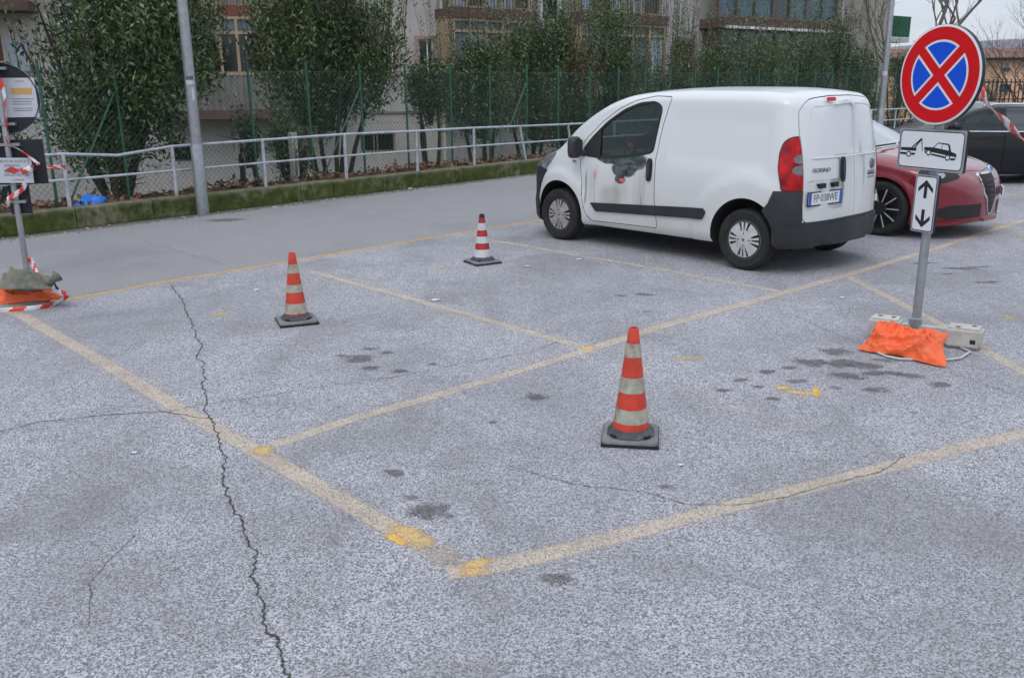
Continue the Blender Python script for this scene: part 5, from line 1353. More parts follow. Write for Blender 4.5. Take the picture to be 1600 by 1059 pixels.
b_ = carve_arches(rs_.mesh(0), (-RX, RX), RAZ + .01, .36)
WSr = rounded([(.15, -.52), (.95, -.70), (1.03, -.3), (1.04, 0), (1.03, .3), (.95, .70), (.15, .52)], .05)
b_ = boolean(b_, prism([(.86, -.92), (.86, .92), (.852, .92), (.852, -.92)], 'x', -.01, .0), 'DIFFERENCE') if False else b_
HD = rounded([(1.02, -.74), (1.5, -.70), (1.85, -.56), (2.02, -.35), (2.08, 0), (2.02, .35), (1.85, .56), (1.5, .70), (1.02, .74)], .05)
hood_ring = boolean(prism(shrink(HD, .004), 'z', .6, 1.3), prism(shrink(HD, -.003), 'z', .5, 1.4), 'DIFFERENCE'); hood_ring = boolean(hood_ring, rs_.mesh(-.02, .9, 2.2), 'DIFFERENCE')
b_ = boolean(b_, hood_ring, 'DIFFERENCE', M['well'])
RDd = rounded([(.95, .25), (.93, .7), (.98, .93), (.60, .98), (.3, .96), (-.12, .96), (-.10, .25)], .04)
for sd_ in (1, -1):
    dr = boolean(prism(shrink(RDd, .004), 'y', *((.6, 1.2) if sd_ > 0 else (-1.2, -.6))), prism(shrink(RDd, -.003), 'y', -1.3, 1.3), 'DIFFERENCE'); dr = boolean(dr, rs_.mesh(-.02, -.3, 1.2), 'DIFFERENCE'); b_ = boolean(b_, dr, 'DIFFERENCE', M['well'])
finish(b_, M['red_paint_car'], red)
add('windscreen', boolean(boolean(rs_.mesh(.003, .1, 1.1), rs_.mesh(-.01, .08, 1.12), 'DIFFERENCE'), prism(WSr, 'z', .9, 2), 'INTERSECT'), M['pane_sky'], red, 32)
MB().tube([(1.03, -.60, 1.01), (1.06, -.1, 1.025)], .010, 6).build('wiper', M['cone_black'], red)
MB().tube([(1.05, .0, 1.028), (1.03, .58, 1.02)], .010, 6).build('wiper', M['cone_black'], red)
SWi = rounded([(.80, 1.0), (.45, 1.20), (.1, 1.34), (-.5, 1.385), (-1.1, 1.33), (-1.45, 1.10), (-1.3, 1.0)], .04)
HLr = rounded([(1.72, .80), (1.98, .78), (2.06, .70), (1.96, .645), (1.82, .67), (1.70, .74)], .03)
INT = rounded([(1.92, .27), (1.94, .36), (2.04, .40), (2.3, .40), (2.3, .25), (2.0, .24)], .02)
for sd_ in (1, -1):
    add('side_window', part_y(rs_, SWi, .003, sd_, -1.6, .9, .3, -.01), M['pane_dark'], red, 32)
    hl_ = add('headlamp', part_y(rs_, HLr, .006, sd_, 1.6, 2.21, .3), M['cone_black'], red, 32)
    add('lamp_lens', part_y(rs_, ell(1.90, .725, .05, .035, 18), .009, sd_, 1.6, 2.21, .3), M['lamp_clear'], hl_, 32)
    add('air_intake', part_y(rs_, INT, .004, sd_, 1.7, 2.21, .22), M['cone_black'], red, 32)
    wheel(red, RX, sd_ * .79, sd_, .325, .215, 'ten', .235); wheel(red, -RX, sd_ * .79, sd_, .325, .215, 'ten', .235)
SH = rounded([(-.19, .72), (.19, .72), (.15, .52), (.035, .27), (-.035, .27), (-.15, .52)], .03)
g1 = boolean(rs_.mesh(.014, 1.9, 2.21), prism(shrink(SH, .018), 'x', 1.7, 2.5), 'INTERSECT'); g1 = boolean(g1, prism(SH, 'x', 1.5, 2.6), 'DIFFERENCE'); add('grille_surround', g1, M['chrome'], red, 32)
g2 = boolean(rs_.mesh(.008, 1.9, 2.21), prism(SH, 'x', 1.7, 2.5), 'INTERSECT'); gr = add('grille', g2, M['cone_black'], red, 32)
for z in (.36, .42, .48, .54, .60, .66):
    w_ = .03 + .15 * (z - .27) / .45; MB().tube([(2.222 - .05 * (abs(y) ** 1.5) * 8, y, z) for y in (-w_, -w_ / 2, 0, w_ / 2, w_)], .006, 6).build('grille_bar', M['dark_metal'], gr, 40)
bt = Matrix.Translation((2.165, 0, .775)) @ Matrix.Rotation(math.radians(60), 4, 'Y'); MB().lathe([(.048, 0), (.048, .010), (.04, .014)], 24, bt).build('badge', M['chrome'], red, 40)
MB().lathe([(.034, .012), (.034, .0165)], 20, bt).build('badge_disc', M['plate_blue'], red, 40)
MB().box(-.006, .006, -.17, .17, -.05, .05, Matrix.Translation((2.185, .40, .50)) @ Matrix.Rotation(math.radians(24), 4, 'Z')).build('number_plate', M['sign_white'], red)
lip = boolean(rs_.mesh(.030, 1.55, 2.21), prism([(1.66, .155), (1.7, .20), (2.4, .235), (2.4, .15)], 'y', -1.3, 1.3), 'INTERSECT'); add('front_lip', lip, M['red_paint_car'], red, 32)
MB().box(-2.0, 2.0, -.52, .52, .14, .26).build('underside', M['well'], red)

# ---- black car, side on
BX, BA = at(1440, 290), math.radians(180 - 1.5)
blk = empty('parked_car', 'black saloon parked side on behind the red car at the right edge', 'car', (at(1563, 291)[0] + .08, at(1563, 291)[1] + 1.1, -.0), BA)
WBX = 1.40
bs_ = Shell(top=[(-2.35, .72), (-2.25, .95), (-1.9, 1.05), (-1.45, 1.16), (-1.0, 1.29), (-.5, 1.36), (0, 1.375), (.35, 1.34), (.7, 1.22), (1.05, 1.05), (1.2, .97), (1.6, .89), (2.0, .79), (2.25, .68), (2.32, .5)],
            wid=[(-2.35, .5), (-2.2, .76), (-1.8, .88), (0, .91), (1.5, .90), (1.9, .84), (2.15, .68), (2.27, .45), (2.32, .2)],
            bot=[(-2.35, .3), (-1.9, .19), (1.9, .17), (2.32, .25)], side=[(.15, .95), (.35, .985), (.6, 1.), (.8, .985), (.93, .955), (1.05, .89), (1.25, .80), (1.4, .73)],
            rz=[(-2.35, .12), (-1, .09), (.8, .09), (1.3, .13), (2.32, .15)], ry=[(-2.35, .25), (-1, .17), (.8, .14), (1.1, .30), (2.32, .2)], crown=.035, arches=((WBX, .33, .44, .015), (-WBX, .33, .44, .015)), belt=(.84, .03, .010))
b_ = carve_arches(bs_.mesh(0), (-WBX, WBX), .34, .36)
b_ = boolean(b_, cavity(bs_, -1.08, .98, .50, .05), 'DIFFERENCE', M['well'])
W1b = rounded([(.98, .935), (.80, 1.05), (.52, 1.19), (.20, 1.285), (.03, 1.30), (.03, .915)], .03); W2b = rounded([(-.06, .915), (-.06, 1.30), (-.45, 1.29), (-.80, 1.21), (-.98, 1.08), (-1.02, .925)], .03)
for w_ in (W1b, W2b): b_ = boolean(b_, prism(w_, 'y', -1.5, 1.5), 'DIFFERENCE', M['well'])
WSb = rounded([(.42, -.52), (1.12, -.70), (1.2, 0), (1.12, .70), (.42, .52)], .05); b_ = boolean(b_, prism(WSb, 'z', 1.0, 2), 'DIFFERENCE', M['well'])
D1b = rounded([(1.05, .24), (1.04, .7), (1.05, .92), (.0, .92), (-.02, .24)], .03); D2b = rounded([(-.03, .24), (-.03, .92), (-1.08, .93), (-1.12, .75), (-.98, .5), (-.93, .24)], .03)
for dd_ in (D1b, D2b):
    dr = boolean(prism(shrink(dd_, .003), 'y', -1.4, 1.4), prism(shrink(dd_, -.004), 'y', -1.5, 1.5), 'DIFFERENCE'); dr = boolean(dr, bs_.mesh(-.015, -1.3, 1.3), 'DIFFERENCE'); b_ = boolean(b_, dr, 'DIFFERENCE', M['well'])
finish(b_, M['black_paint_car'], blk)
add('windscreen', boolean(boolean(bs_.mesh(-.003, .35, 1.3), bs_.mesh(-.01, .33, 1.32), 'DIFFERENCE'), prism(WSb, 'z', 1.0, 2), 'INTERSECT'), M['glass_shield'], blk, 32)
for sd_ in (1, -1):
    for w_ in (W1b, W2b): add('side_window', part_y(bs_, w_, -.004, sd_, -1.15, 1.1, .3, -.010), M['glass_dark' if w_ is W2b else 'glass'], blk, 32)
    for hx in (.13, -.90): add('door_handle', part_y(bs_, ell(hx, .80, .095, .018, 20, 3.), .028, sd_, hx - .2, hx + .2, .5), M['black_paint_car'], blk, 32)
    add('window_trim', part_y(bs_, [(1.02, .915), (1.0, .928), (-1.04, .906), (-1.04, .890)], .006, sd_, -1.1, 1.1, .5), M['chrome'], blk, 32)
    MB().tube([(.95, sd_ * .86, .245), (-.95, sd_ * .86, .245)], .013, 8).build('sill_trim', M['chrome'], blk, 40)
    MB().tube([(.28, sd_ * .60, 1.335), (0, sd_ * .60, 1.365), (-.5, sd_ * .60, 1.35), (-.9, sd_ * .58, 1.285)], .014, 8).build('roof_rail', M['chrome'], blk, 40)
    wheel(blk, WBX, sd_ * .80, sd_, .325, .21, 'five', .225); wheel(blk, -WBX, sd_ * .80, sd_, .325, .21, 'five', .225)
    add('mirror', boolean(MB().lathe([(.03, -.10), (.075, -.07), (.08, .02), (.06, .08), (.02, .10)], 16, Matrix.Translation((.86, sd_ * .97, .99)) @ Matrix.Rotation(math.pi / 2, 4, 'X')).mesh(), MB().box(.6, .80, -1.2, 1.2, .7, 1.2).mesh(), 'DIFFERENCE'), M['black_paint_car'], blk, 40)
for yy in (.38, -.38):
    for xx in (.0,):
        MB().raw([(xx - .25, yy - .22, .6), (xx - .25, yy + .22, .6), (xx - .1, yy + .22, .6), (xx - .1, yy - .22, .6), (xx - .38, yy - .18, 1.10), (xx - .38, yy + .18, 1.10), (xx - .27, yy + .18, 1.12), (xx - .27, yy - .18, 1.12)], [(3, 2, 1, 0), (4, 5, 6, 7), (0, 1, 5, 4), (1, 2, 6, 5), (2, 3, 7, 6), (3, 0, 4, 7)]).build('seat', M['seat'], blk)
        MB().lathe([(.05, 0), (.11, .05), (.12, .14), (.07, .19)], 14, Matrix.Translation((xx - .34, yy, 1.12)) @ Matrix.Diagonal((.5, 1, .8, 1))).build('headrest', M['seat'], blk, 50)
tq = MB(); TQ = Matrix.Translation((.42, -.38, .93)) @ Matrix.Rotation(math.radians(-65), 4, 'Y'); tq.tube([TQ @ Vector((.185 * math.cos(t), .185 * math.sin(t), 0)) for t in [2 * math.pi * k / 24 for k in range(25)]], .014, 6, False); tq.build('steering_wheel', M['cone_black'], blk, 60)
MB().box(.75, 1.05, -.75, .75, .5, .93).build('dashboard', M['cone_black'], blk)
MB().box(-2.1, 2.1, -.52, .52, .14, .26).build('underside', M['well'], blk)

# ================================================================== cones
def cone(px, py, h, rb, rt, base, rot, bands, zb, label, tip=None):
    x, y, _ = at(px, py); e = empty('traffic_cone', label, 'traffic cone', (x, y, .0008), rot)
    s = base / 2; P = rrect(-s, s, -s, s, .03, 4); b = MB(); zs = ((0, .97), (.004, 1.), (.024, 1.), (.032, .975)); n = len(P)
    v = [(p[0] * k, p[1] * k, z) for z, k in zs for p in P]
    f = [(j * n + i, j * n + (i + 1) % n, (j + 1) * n + (i + 1) % n, (j + 1) * n + i) for j in range(3) for i in range(n)] + [tuple(range(n - 1, -1, -1)), tuple(3 * n + i for i in range(n))]
    b.raw(v, f).build('base', M['cone_base'], e, 40)
    MB().box(-s - .003, s + .003, -s - .003, s + .003, .003, .017).build('base_edge', M['cone_black'], e)
    c = MB(); no = 12                                        # sloping twelve sided collar
    c.lathe([(rb * 1.40, .0325), (rb * 1.38, .040), (rb * 1.10, zb + .006), (rb * .9, zb + .001)], 8, Matrix.Rotation(math.pi / 8, 4, 'Z')).build('collar', M['cone_collar'], e, 20)
    for k in range(4):
        a = math.pi / 4 + k * math.pi / 2; MB().box(-.020, .020, -.006, .006, .034, .046, Matrix.Rotation(a, 4, 'Z') @ Matrix.Translation((rb * 1.30, 0, 0)) @ Matrix.Rotation(math.pi / 2, 4, 'Z')).build('collar_rib', M['cone_black'], e)
    rad = lambda z: rb + (rt - rb) * (z - zb) / (h - zb)
    for i, (f0, f1, m) in enumerate(bands):
        z0, z1 = zb + (h - zb) * f0, zb + (h - zb) * f1; o = .0015 if m in ('cone_dull', 'cone_white') else 0.
        pr = [(rad(z0) + o - .006, z0 + .0005), (rad(z0) + o, z0 + .0005), (rad(z1) + o, z1 - .0005), (rad(z1) + o - .006, z1 - .0005)]
        if f1 >= 1: pr = pr[:2] + [(rad(z1) + .001, z1 - .006), (rad(z1) - .002, z1), (rad(z1) - .007, z1), (rad(z1) - .008, z1 - .05)]
        MB().lathe(pr, 48, closed=True).build('band', M[m], e, 50)
    return e
R_, D_, N_, W_ = 'cone_red', 'cone_deep', 'cone_dull', 'cone_white'
cone(985, 684, .592, .093, .024, .285, math.radians(-9), [(0, .075, R_), (.075, .215, N_), (.215, .375, R_), (.375, .525, N_), (.525, .72, R_), (.72, .855, N_), (.855, 1, R_)], .062, 'nearest traffic cone, orange red with three grubby pale bands, at the front of the lot')
cone(464, 503, .545, .088, .024, .29, math.radians(22), [(0, .035, D_), (.035, .20, N_), (.20, .375, R_), (.375, .50, N_), (.50, .68, R_), (.68, .82, N_), (.82, 1, R_)], .062, 'scuffed orange red traffic cone at the left near the yellow edge line')
cone(754, 410.5, .50, .088, .024, .29, math.radians(30), [(0, .19, W_), (.19, .335, D_), (.335, .49, W_), (.49, .635, D_), (.635, .80, W_), (.80, .92, D_), (.92, 1, 'cone_black')], .062, 'farthest traffic cone, clean white and dark red with a black tip, left of the van')

# ================================================================== no stopping sign on the right
SP = at(1428, 530); SA = math.radians(65)
sgn = empty('no_stopping_sign', 'round red and blue no stopping sign above a tow away plate and an arrow plate', 'road sign', SP, math.radians(-65))
# local x runs along the plates to the right, local -y faces the viewer
def P_(px, py): return height_at(px, py, Vector(SP))
MB().lathe([(.0300, .02), (.0300, 2.02), (.026, 2.03)], 24).build('pole', M['galv'], sgn, 40)
def disc_poly(r, a0=0, a1=360, n=64, c=(0, 0)): return [(c[0] + r * math.cos(math.radians(a0 + (a1 - a0) * k / n)), c[1] + r * math.sin(math.radians(a0 + (a1 - a0) * k / n))) for k in range(n if a1 - a0 == 360 else n + 1)]
def yplate(poly, y0, y1, m, parent, name, off=(0, 0)):
    me = prism([(p[0] + off[0], p[1] + off[1]) for p in poly], 'y', y0, y1); return add(name, me, M[m] if isinstance(m, str) else m, parent)
zc = P_(1470, 118); R0 = .316
YF = -.055
T_ = Matrix.Translation((0, 0, zc)) @ Matrix.Rotation(math.pi / 2, 4, 'X')
dsk = MB().lathe([(R0 - .012, -.032 + .055), (R0, -.036 + .055), (R0, .055), (R0 - .006, .0575), (0.001, .0575)], 72, T_).build('round_plate', M['sign_white'], sgn, 40)
MB().lathe([(R0 + .001, .0225), (R0 + .0016, .0225), (R0 + .0016, .0535), (R0 + .001, .0535)], 72, T_, closed=True).build('rim', M['sign_back'], dsk, 40)
yplate([p for p in disc_poly(.302)], YF - .0035, YF - .002, 'sign_red', dsk, 'red_face', (0, zc))
ri, ro = .0, .215
for k in range(4):
    c0_ = 45 + 90 * k + 45; pts = []
    # sector between the two diagonal bars, bar half width .028
    for rr_, hw, m, y, nm in ((.222, .0305, 'sign_white', .0044, 'white_quadrant'), (.208, .045, 'sign_blue', .0052, 'blue_quadrant')):
        am = math.degrees(math.asin(hw / rr_)); a0, a1 = c0_ - 45 + am, c0_ + 45 - am
        d_ = hw * math.sqrt(2); apex = (d_ * math.cos(math.radians(c0_)), d_ * math.sin(math.radians(c0_)))
        yplate([apex] + disc_poly(rr_, a0, a1, 24), YF - y, YF - .0034, m, dsk, nm, (0, zc))
zr0, zr1 = P_(1460, 266), P_(1460, 202); zr = (zr0 + zr1) / 2; hr = (zr1 - zr0) / 2; wr = .268
rp_ = yplate(rrect(-wr, wr, -hr, hr, .012), -.055, -.035, 'sign_edge', sgn, 'tow_plate', (0, zr))
yplate(rrect(-wr - .001, wr + .001, -hr - .001, hr + .001, .012), -.0525, -.030, 'sign_back', rp_, 'rim', (0, zr))
yplate(rrect(-wr + .012, wr - .012, -hr + .012, hr - .012, .03), -.0560, -.0545, 'sign_black', rp_, 'black_border', (0, zr))
yplate(rrect(-wr + .018, wr - .018, -hr + .018, hr - .018, .025), -.0566, -.0555, 'sign_white', rp_, 'white_field', (0, zr))
def glyph(poly, nm='pictogram', m='sign_black', y=.0574, o=(0, 0)): return yplate(poly, -y, -y + .0012, m, rp_, nm, (o[0], zr + o[1]))
K_ = 2 * wr / 120.                                    # metres per photo pixel on this plate
def tp(pts, cx=1460.5, cy=234.): return [((x - cx) * K_, -(y - cy) * K_ * 1.05 - (x - cx) * K_ * -.03) for x, y in pts]
glyph(tp([(1405.5, 231.0), (1434.8, 231.3), (1434.8, 236.0), (1405.5, 235.3)]))
glyph(tp([(1405.2, 238.0), (1416.6, 238.2), (1416.6, 241.6), (1405.2, 241.2)]))
glyph(tp([(1426.5, 238.6), (1434.8, 238.9), (1431.5, 241.9), (1426.5, 241.8)]))
def wheel_g(cx, cy, r): glyph(disc_poly(r * K_, n=28, c=tp([(cx, cy)])[0])); glyph(disc_poly(r * .62 * K_, n=24, c=tp([(cx, cy)])[0]), 'pictogram_wheel', 'sign_white', .0580)
glyph(tp([(1425.3, 230.9), (1441.3, 218.0), (1443.2, 217.6), (1443.6, 219.4), (1428, 231)])); glyph(tp([(1430.5, 231), (1442.3, 219), (1443.8, 219.5), (1433.5, 231)]), y=.0571); glyph(tp([(1442.3, 217.9), (1443.6, 217.7), (1446.6, 236.0), (1445.4, 236)]), y=.0577)
glyph(tp([(1449.5, 229.8), (1466, 230.2), (1493, 233.9), (1506.5, 238.0), (1507.3, 242.8), (1488, 240.2), (1461, 236.5), (1449.3, 234.4)]))
glyph(tp([(1449.8, 235.6), (1456, 236.8), (1456, 239.6), (1450.5, 237.8)])); glyph(tp([(1463, 238.6), (1487.5, 242.0), (1487.5, 244.6), (1463, 241.0)])); glyph(tp([(1497.5, 244.0), (1507.2, 244.3), (1504.5, 247.2), (1497.5, 247.2)]))
glyph(tp([(1464.8, 230.3), (1471.5, 224.3), (1474.5, 223.2), (1491.5, 224.6), (1494.3, 227), (1497.3, 235), (1495, 235), (1490.7, 226.6), (1474.8, 224.6), (1472.3, 225.3), (1466.6, 230.6)]), y=.0571)
glyph(tp([(1491, 225), (1494.3, 227), (1497.5, 235.4), (1493.5, 234.8)]), y=.0578); glyph(tp([(1480.4, 224.5), (1481.3, 224.5), (1480.2, 233), (1479.3, 233)]), y=.0569)
wheel_g(1421.5, 240.6, 4.6); wheel_g(1458, 237.6, 4.6); wheel_g(1492.4, 243.6, 4.6)
za0, za1 = P_(1447, 362), P_(1449, 273); za = (za0 + za1) / 2; ha = (za1 - za0) / 2; wa = .092
ap = yplate(rrect(-wa, wa, -ha, ha, .012), -.055, -.035, 'sign_edge', sgn, 'arrow_plate', (0, za))
yplate(rrect(-wa - .001, wa + .001, -ha - .001, ha + .001, .012), -.0525, -.030, 'sign_back', ap, 'rim', (0, za))
yplate(rrect(-wa + .008, wa - .008, -ha + .010, ha - .010, .02), -.0560, -.0545, 'sign_black', ap, 'black_border', (0, za))
yplate(rrect(-wa + .013, wa - .013, -ha + .015, ha - .015, .016), -.0566, -.0555, 'sign_white', ap, 'white_field', (0, za))
for s_ in (1, -1):
    y0 = .098 * s_
    A = [(0, .063), (.060, .008), (.060, -.022), (.013, .020), (.013, -.060), (-.013, -.060), (-.013, .020), (-.060, -.022), (-.060, .008)]
    yplate([(a, b * s_) for a, b in A], -.0574, -.0562, 'sign_black', ap, 'arrow', (0, za + y0))
for z in (zc + .15, zc - .15, zr + .06, za + .10, za - .10): MB().tube([(-.045, -.033, z), (-.035, .032, z), (.035, .032, z), (.045, -.033, z)], .006, 6).build('clamp', M['galv'], sgn, 40)

# base of that sign: two concrete blocks on a bar, white tube frame
B0, B1 = Vector(at(1354, 527)), Vector(at(1531, 550)); bd = (B1 - B0).normalized(); ba = math.atan2(bd.y, bd.x); LB = (B1 - B0).length
sb = empty('sign_base', 'pale concrete sign base of two blocks joined by a bar with a white tube frame', 'sign base', tuple(B0 + Vector((0, 0, .0008))), ba)
def rblock(x0, x1, y0, y1, z0, z1, name, m, holes=()):
    me = MB().box(x0, x1, y0, y1, z0, z1).mesh(); bm = bmesh.new(); bm.from_mesh(me); bmesh.ops.recalc_face_normals(bm, faces=bm.faces[:]); bmesh.ops.bevel(bm, geom=bm.edges[:], offset=.018, segments=3, affect='EDGES'); bm.to_mesh(me); bm.free()
    for hx, hy in holes: me = boolean(me, MB().lathe([(.017, z1 - .05), (.017, z1 + .1)], 16, Matrix.Translation((hx, hy, 0))).mesh(), 'DIFFERENCE', M['cone_black'])
    o = add(name, me, None, sb, 40); o.data.materials[0] = M[m]; return o
rblock(0, .21, 0, .17, .004, .145, 'block', 'concrete', ((.06, .11), (.15, .11)))
o = rblock(LB - .23, LB, 0, .17, .004, .145, 'block', 'concrete', ((LB - .06, .12), (LB - .155, .05)))
MB().box(.20, LB - .22, .055, .115, .07, .115).build('bar', M['concrete'], sb)
MB().box(LB - .07, LB - .035, -.0006, .03, .045, .075).build('handle_hole', M['cone_black'], sb)
MB().lathe([(.042, .07), (.042, .16), (.036, .165)], 20, Matrix.Translation(((Vector(SP) - B0).dot(bd), .085, 0))).build('socket', M['galv'], sb, 40)
fr_ = [at(*q) for q in ((1352, 536), (1360, 548), (1384, 559), (1404, 563), (1440, 565), (1484, 564), (1500, 562), (1516, 552), (1500, 545))]
ti = Matrix.Translation(B0 + Vector((0, 0, .0008))) @ Matrix.Rotation(ba, 4, 'Z'); ti = ti.inverted()
MB().tube([ti @ Vector((p[0], p[1], .012)) for p in fr_], .0085, 8).build('tube_frame', M['white_tube'], sb, 60)

def bag(name, corners, bulge, seed, m, label, cat='sandbag', nu=84, nv=60, pinch=.07, under=.35, sag=0., parts=None):
    """cushion between four corner points (top left, top right, bottom right, bottom left), pushed out along its normal"""
    r_ = np.random.default_rng(seed); c = [Vector(q) for q in corners]; nn = ((c[1] - c[3]).cross(c[0] - c[2])).normalized()
    if nn.z < 0: nn = -nn
    ph = r_.uniform(0, 6.28, 12); v = []; cen = sum(c, Vector()) / 4
    for side in (1, -1):
        for j in range(nv + 1):
            for i in range(nu + 1):
                u, w = i / nu, j / nv; p = (c[0] * (1 - u) + c[1] * u) * (1 - w) + (c[3] * (1 - u) + c[2] * u) * w
                eu, ew = 1 - abs(2 * u - 1), 1 - abs(2 * w - 1)
                fill = (1 - (1 - min(1, eu * 1.0)) ** 3.) ** .75 * (1 - (1 - min(1, ew)) ** 2.6) ** .75
                e_ = min(eu, ew)
                wr_ = .55 * math.sin(6 * u + 4.2 * w + ph[0] + 1.5 * math.sin(5 * w + ph[1])) + .4 * math.sin(13 * u - 9 * w + ph[2]) + .25 * math.sin(22 * w + 11 * u + ph[3] + 2 * math.sin(6 * u))
                an = math.atan2(w - .5, (u - .5) * 1.4); dd = math.hypot(u - .5, w - .5)
                wr_ += .5 * 1.6 * math.sin(an * 11 + ph[4]) * max(0, dd - .22)
                q0 = Vector((u * 3.2 + seed, w * 2.2, side * 2.)); rd1 = 1 - abs(noise.noise(q0 * 1.3 + Vector((0, 0, noise.noise(q0)))) ) * 2.2; rd2 = 1 - abs(noise.noise(q0 * 3.1 + Vector((5, 1, 0)))) * 2.2
                wr_ += 1.1 * max(0, rd1) ** 2 - .55 + .7 * max(0, rd2) ** 2 - .3
                h = fill * bulge * (1 + .26 * wr_) + .26 * bulge * wr_ * (e_ > .0) * .5 * (1 if side > 0 else .3)
                if i in (0, nu) or j in (0, nv): h = 0
                q = p + nn * h * (1 if side > 0 else -under)
                q += (cen - p) * pinch * (math.sin(math.pi * u) ** 2 * (1 - ew) ** 3 + math.sin(math.pi * w) ** 2 * (1 - eu) ** 3)
                q += (cen - p) * .03 * math.sin(9 * u + 7 * w + ph[5]) * (1 - e_) ** 4
                q.z -= sag * fill
                q.z = max(q.z, .004 + (.002 if side > 0 else 0)); v.append(q - cen)
    n = (nu + 1) * (nv + 1); f = []
    for j in range(nv):
        for i in range(nu):
            a = j * (nu + 1) + i; f += [(a, a + 1, a + nu + 2, a + nu + 1), (n + a, n + a + nu + 1, n + a + nu + 2, n + a + 1)]
    me = pyd(v, f); bm = bmesh.new(); bm.from_mesh(me); bmesh.ops.remove_doubles(bm, verts=bm.verts[:], dist=.0006); bmesh.ops.recalc_face_normals(bm, faces=bm.faces[:]); bm.to_mesh(me); bm.free()
    return tag(add(name, me, M[m], None, 60, loc=tuple(cen)), label, cat)
ob_ = bag('sandbag', [at(1374, 500, .165), at(1481, 522, .15), at(1477, 573, .012), at(1339, 545, .012)], .068, 3, 'orange_bag', 'bright orange vinyl weight bag slumped over the base of the round sign')
cx_ = Vector(ob_.location)
st_ = [Vector(at(1443, 520, .205)), Vector(at(1441, 532, .16)), Vector(at(1434, 548, .10))]
MB().tube([Vector(at(1372, 522, .10)) - cx_, Vector(at(1366, 529, .05)) - cx_, Vector(at(1360, 535, .02)) - cx_], .006, 6).build('strap', M['cone_black'], ob_, 50)
MB().lathe([(.012, 0), (.020, .006), (.012, .016)], 12, Matrix.Translation(Vector(at(1366, 530, .04)) - cx_)).build('strap_buckle', M['cone_black'], ob_, 50)

# ================================================================== tape
def tape(pts, w, label, seed=0, up=(0, 0, 1), seg=.10, twist=0., name='barrier_tape', first=0):
    P = [Vector(p) for p in pts]; n_ = 10; Q = []
    for i in range(len(P) - 1):
        p0, p1, p2, p3 = P[max(i - 1, 0)], P[i], P[i + 1], P[min(i + 2, len(P) - 1)]
        for k in range(n_):
            t = k / n_; Q.append(.5 * ((2 * p1) + (p2 - p0) * t + (2 * p0 - 5 * p1 + 4 * p2 - p3) * t * t + (3 * p1 - p0 - 3 * p2 + p3) * t ** 3))
    Q.append(P[-1]); c = Q[0].copy(); v = []; mi = []; acc = 0; f = []; sl = []
    for i, q in enumerate(Q):
        d = (Q[min(i + 1, len(Q) - 1)] - Q[max(i - 1, 0)]).normalized(); a = Vector(up); a = (a - d * a.dot(d)).normalized(); b = d.cross(a)
        if i: acc += (Q[i] - Q[i - 1]).length
        th = twist * acc + .35 * math.sin(acc * 9 + seed); e_ = (a * math.cos(th) + b * math.sin(th)) * w / 2; nn = (a * -math.sin(th) + b * math.cos(th)) * .0006
        for s_ in (-1, -.33, .33, 1): v.append(q + e_ * s_ + nn * 3 * math.sin(s_ * 3 + acc * 20) - c)
        sl.append(acc)
    for i in range(len(Q) - 1):
        for k in range(3): f.append((i * 4 + k, i * 4 + k + 1, (i + 1) * 4 + k + 1, (i + 1) * 4 + k)); mi.append((int((sl[i] + k * .028 * (w / .07)) / seg) + first) % 2)
    me = pyd(v, f); me.polygons.foreach_set('material_index', mi); o = add(name, me, [M['tape_white'], M['tape_red']], None, 60, loc=tuple(c))
    md = o.modifiers.new('thickness', 'SOLIDIFY'); md.thickness = .0008
    return tag(o, label, 'tape')
def atr(px, py, dist):
    r_ = Vector(ray(px, py)); return Vector((0, 0, CAMH)) + r_ * dist
tape([atr(1516, 118, 6.75), atr(1533, 142, 6.45), atr(1548, 168, 6.2), atr(1572, 192, 5.9), atr(1600, 218, 5.6), atr(1640, 262, 5.2), atr(1720, 330, 4.7)], .066, 'red and white barrier tape running from behind the round sign to the right edge', 1, twist=.4, seg=.125)

# ================================================================== sign seen from behind on the left
LP_ = Vector(at(43, 427)); LA = math.radians(14)
ls = empty('portable_sign', 'dark back of a round sign with paper notices at the left edge', 'road sign', tuple(LP_), LA)
MB().lathe([(.028, .02), (.028, 2.25), (.024, 2.26)], 20).build('pole', M['galv'], ls, 40)
def LZ(py, px=None): return height_at(px if px is not None else 43 - .132 * (425 - py), py, LP_)
zd = LZ(154); rd_ = .325
T_ = Matrix.Translation((0, .05, zd)) @ Matrix.Rotation(math.pi / 2, 4, 'X')
dk = MB().lathe([(rd_ - .01, -.02), (rd_, -.016), (rd_, .016), (rd_ - .008, .016), (rd_ - .009, .006), (.001, .006)], 56, T_).build('round_plate', M['sign_back'], ls, 40)
MB().lathe([(rd_ + .0012, -.014), (rd_ + .004, -.014), (rd_ + .004, -.019), (rd_ + .0012, -.019)], 56, T_, closed=True).build('rim', M['sign_edge'], dk, 40)
zp0, zp1 = LZ(184), LZ(122)
def lpx(px, py, d): s_, z_ = at_wall(px, py, (LP_.x, LP_.y), LA, -d); return s_, z_
x0, x1 = lpx(-8, 150, .04)[0], lpx(57, 150, .04)[0]
pa = MB().box(x0, x1, .0395, .0425, zp0, zp1).build('paper_notice', M['paper'], dk)
MB().box(lpx(17, 140, .04)[0], x1 - .035, .0375, .0392, LZ(148), LZ(138)).build('orange_band', M['paper_band'], pa)
b_ = MB()
for yy in (127, 155, 159, 163, 169.5, 173): b_.box(lpx(18, 150, .04)[0] + (.05 if yy == 127 else 0), x1 - (.05 if yy != 155 else .03) - (.04 if yy == 127 else 0), .0378, .0392, LZ(yy + .8), LZ(yy))
b_.build('print_lines', M['print'], pa)
x0, x1 = lpx(-60, 250, .05)[0], lpx(71, 250, .05)[0]
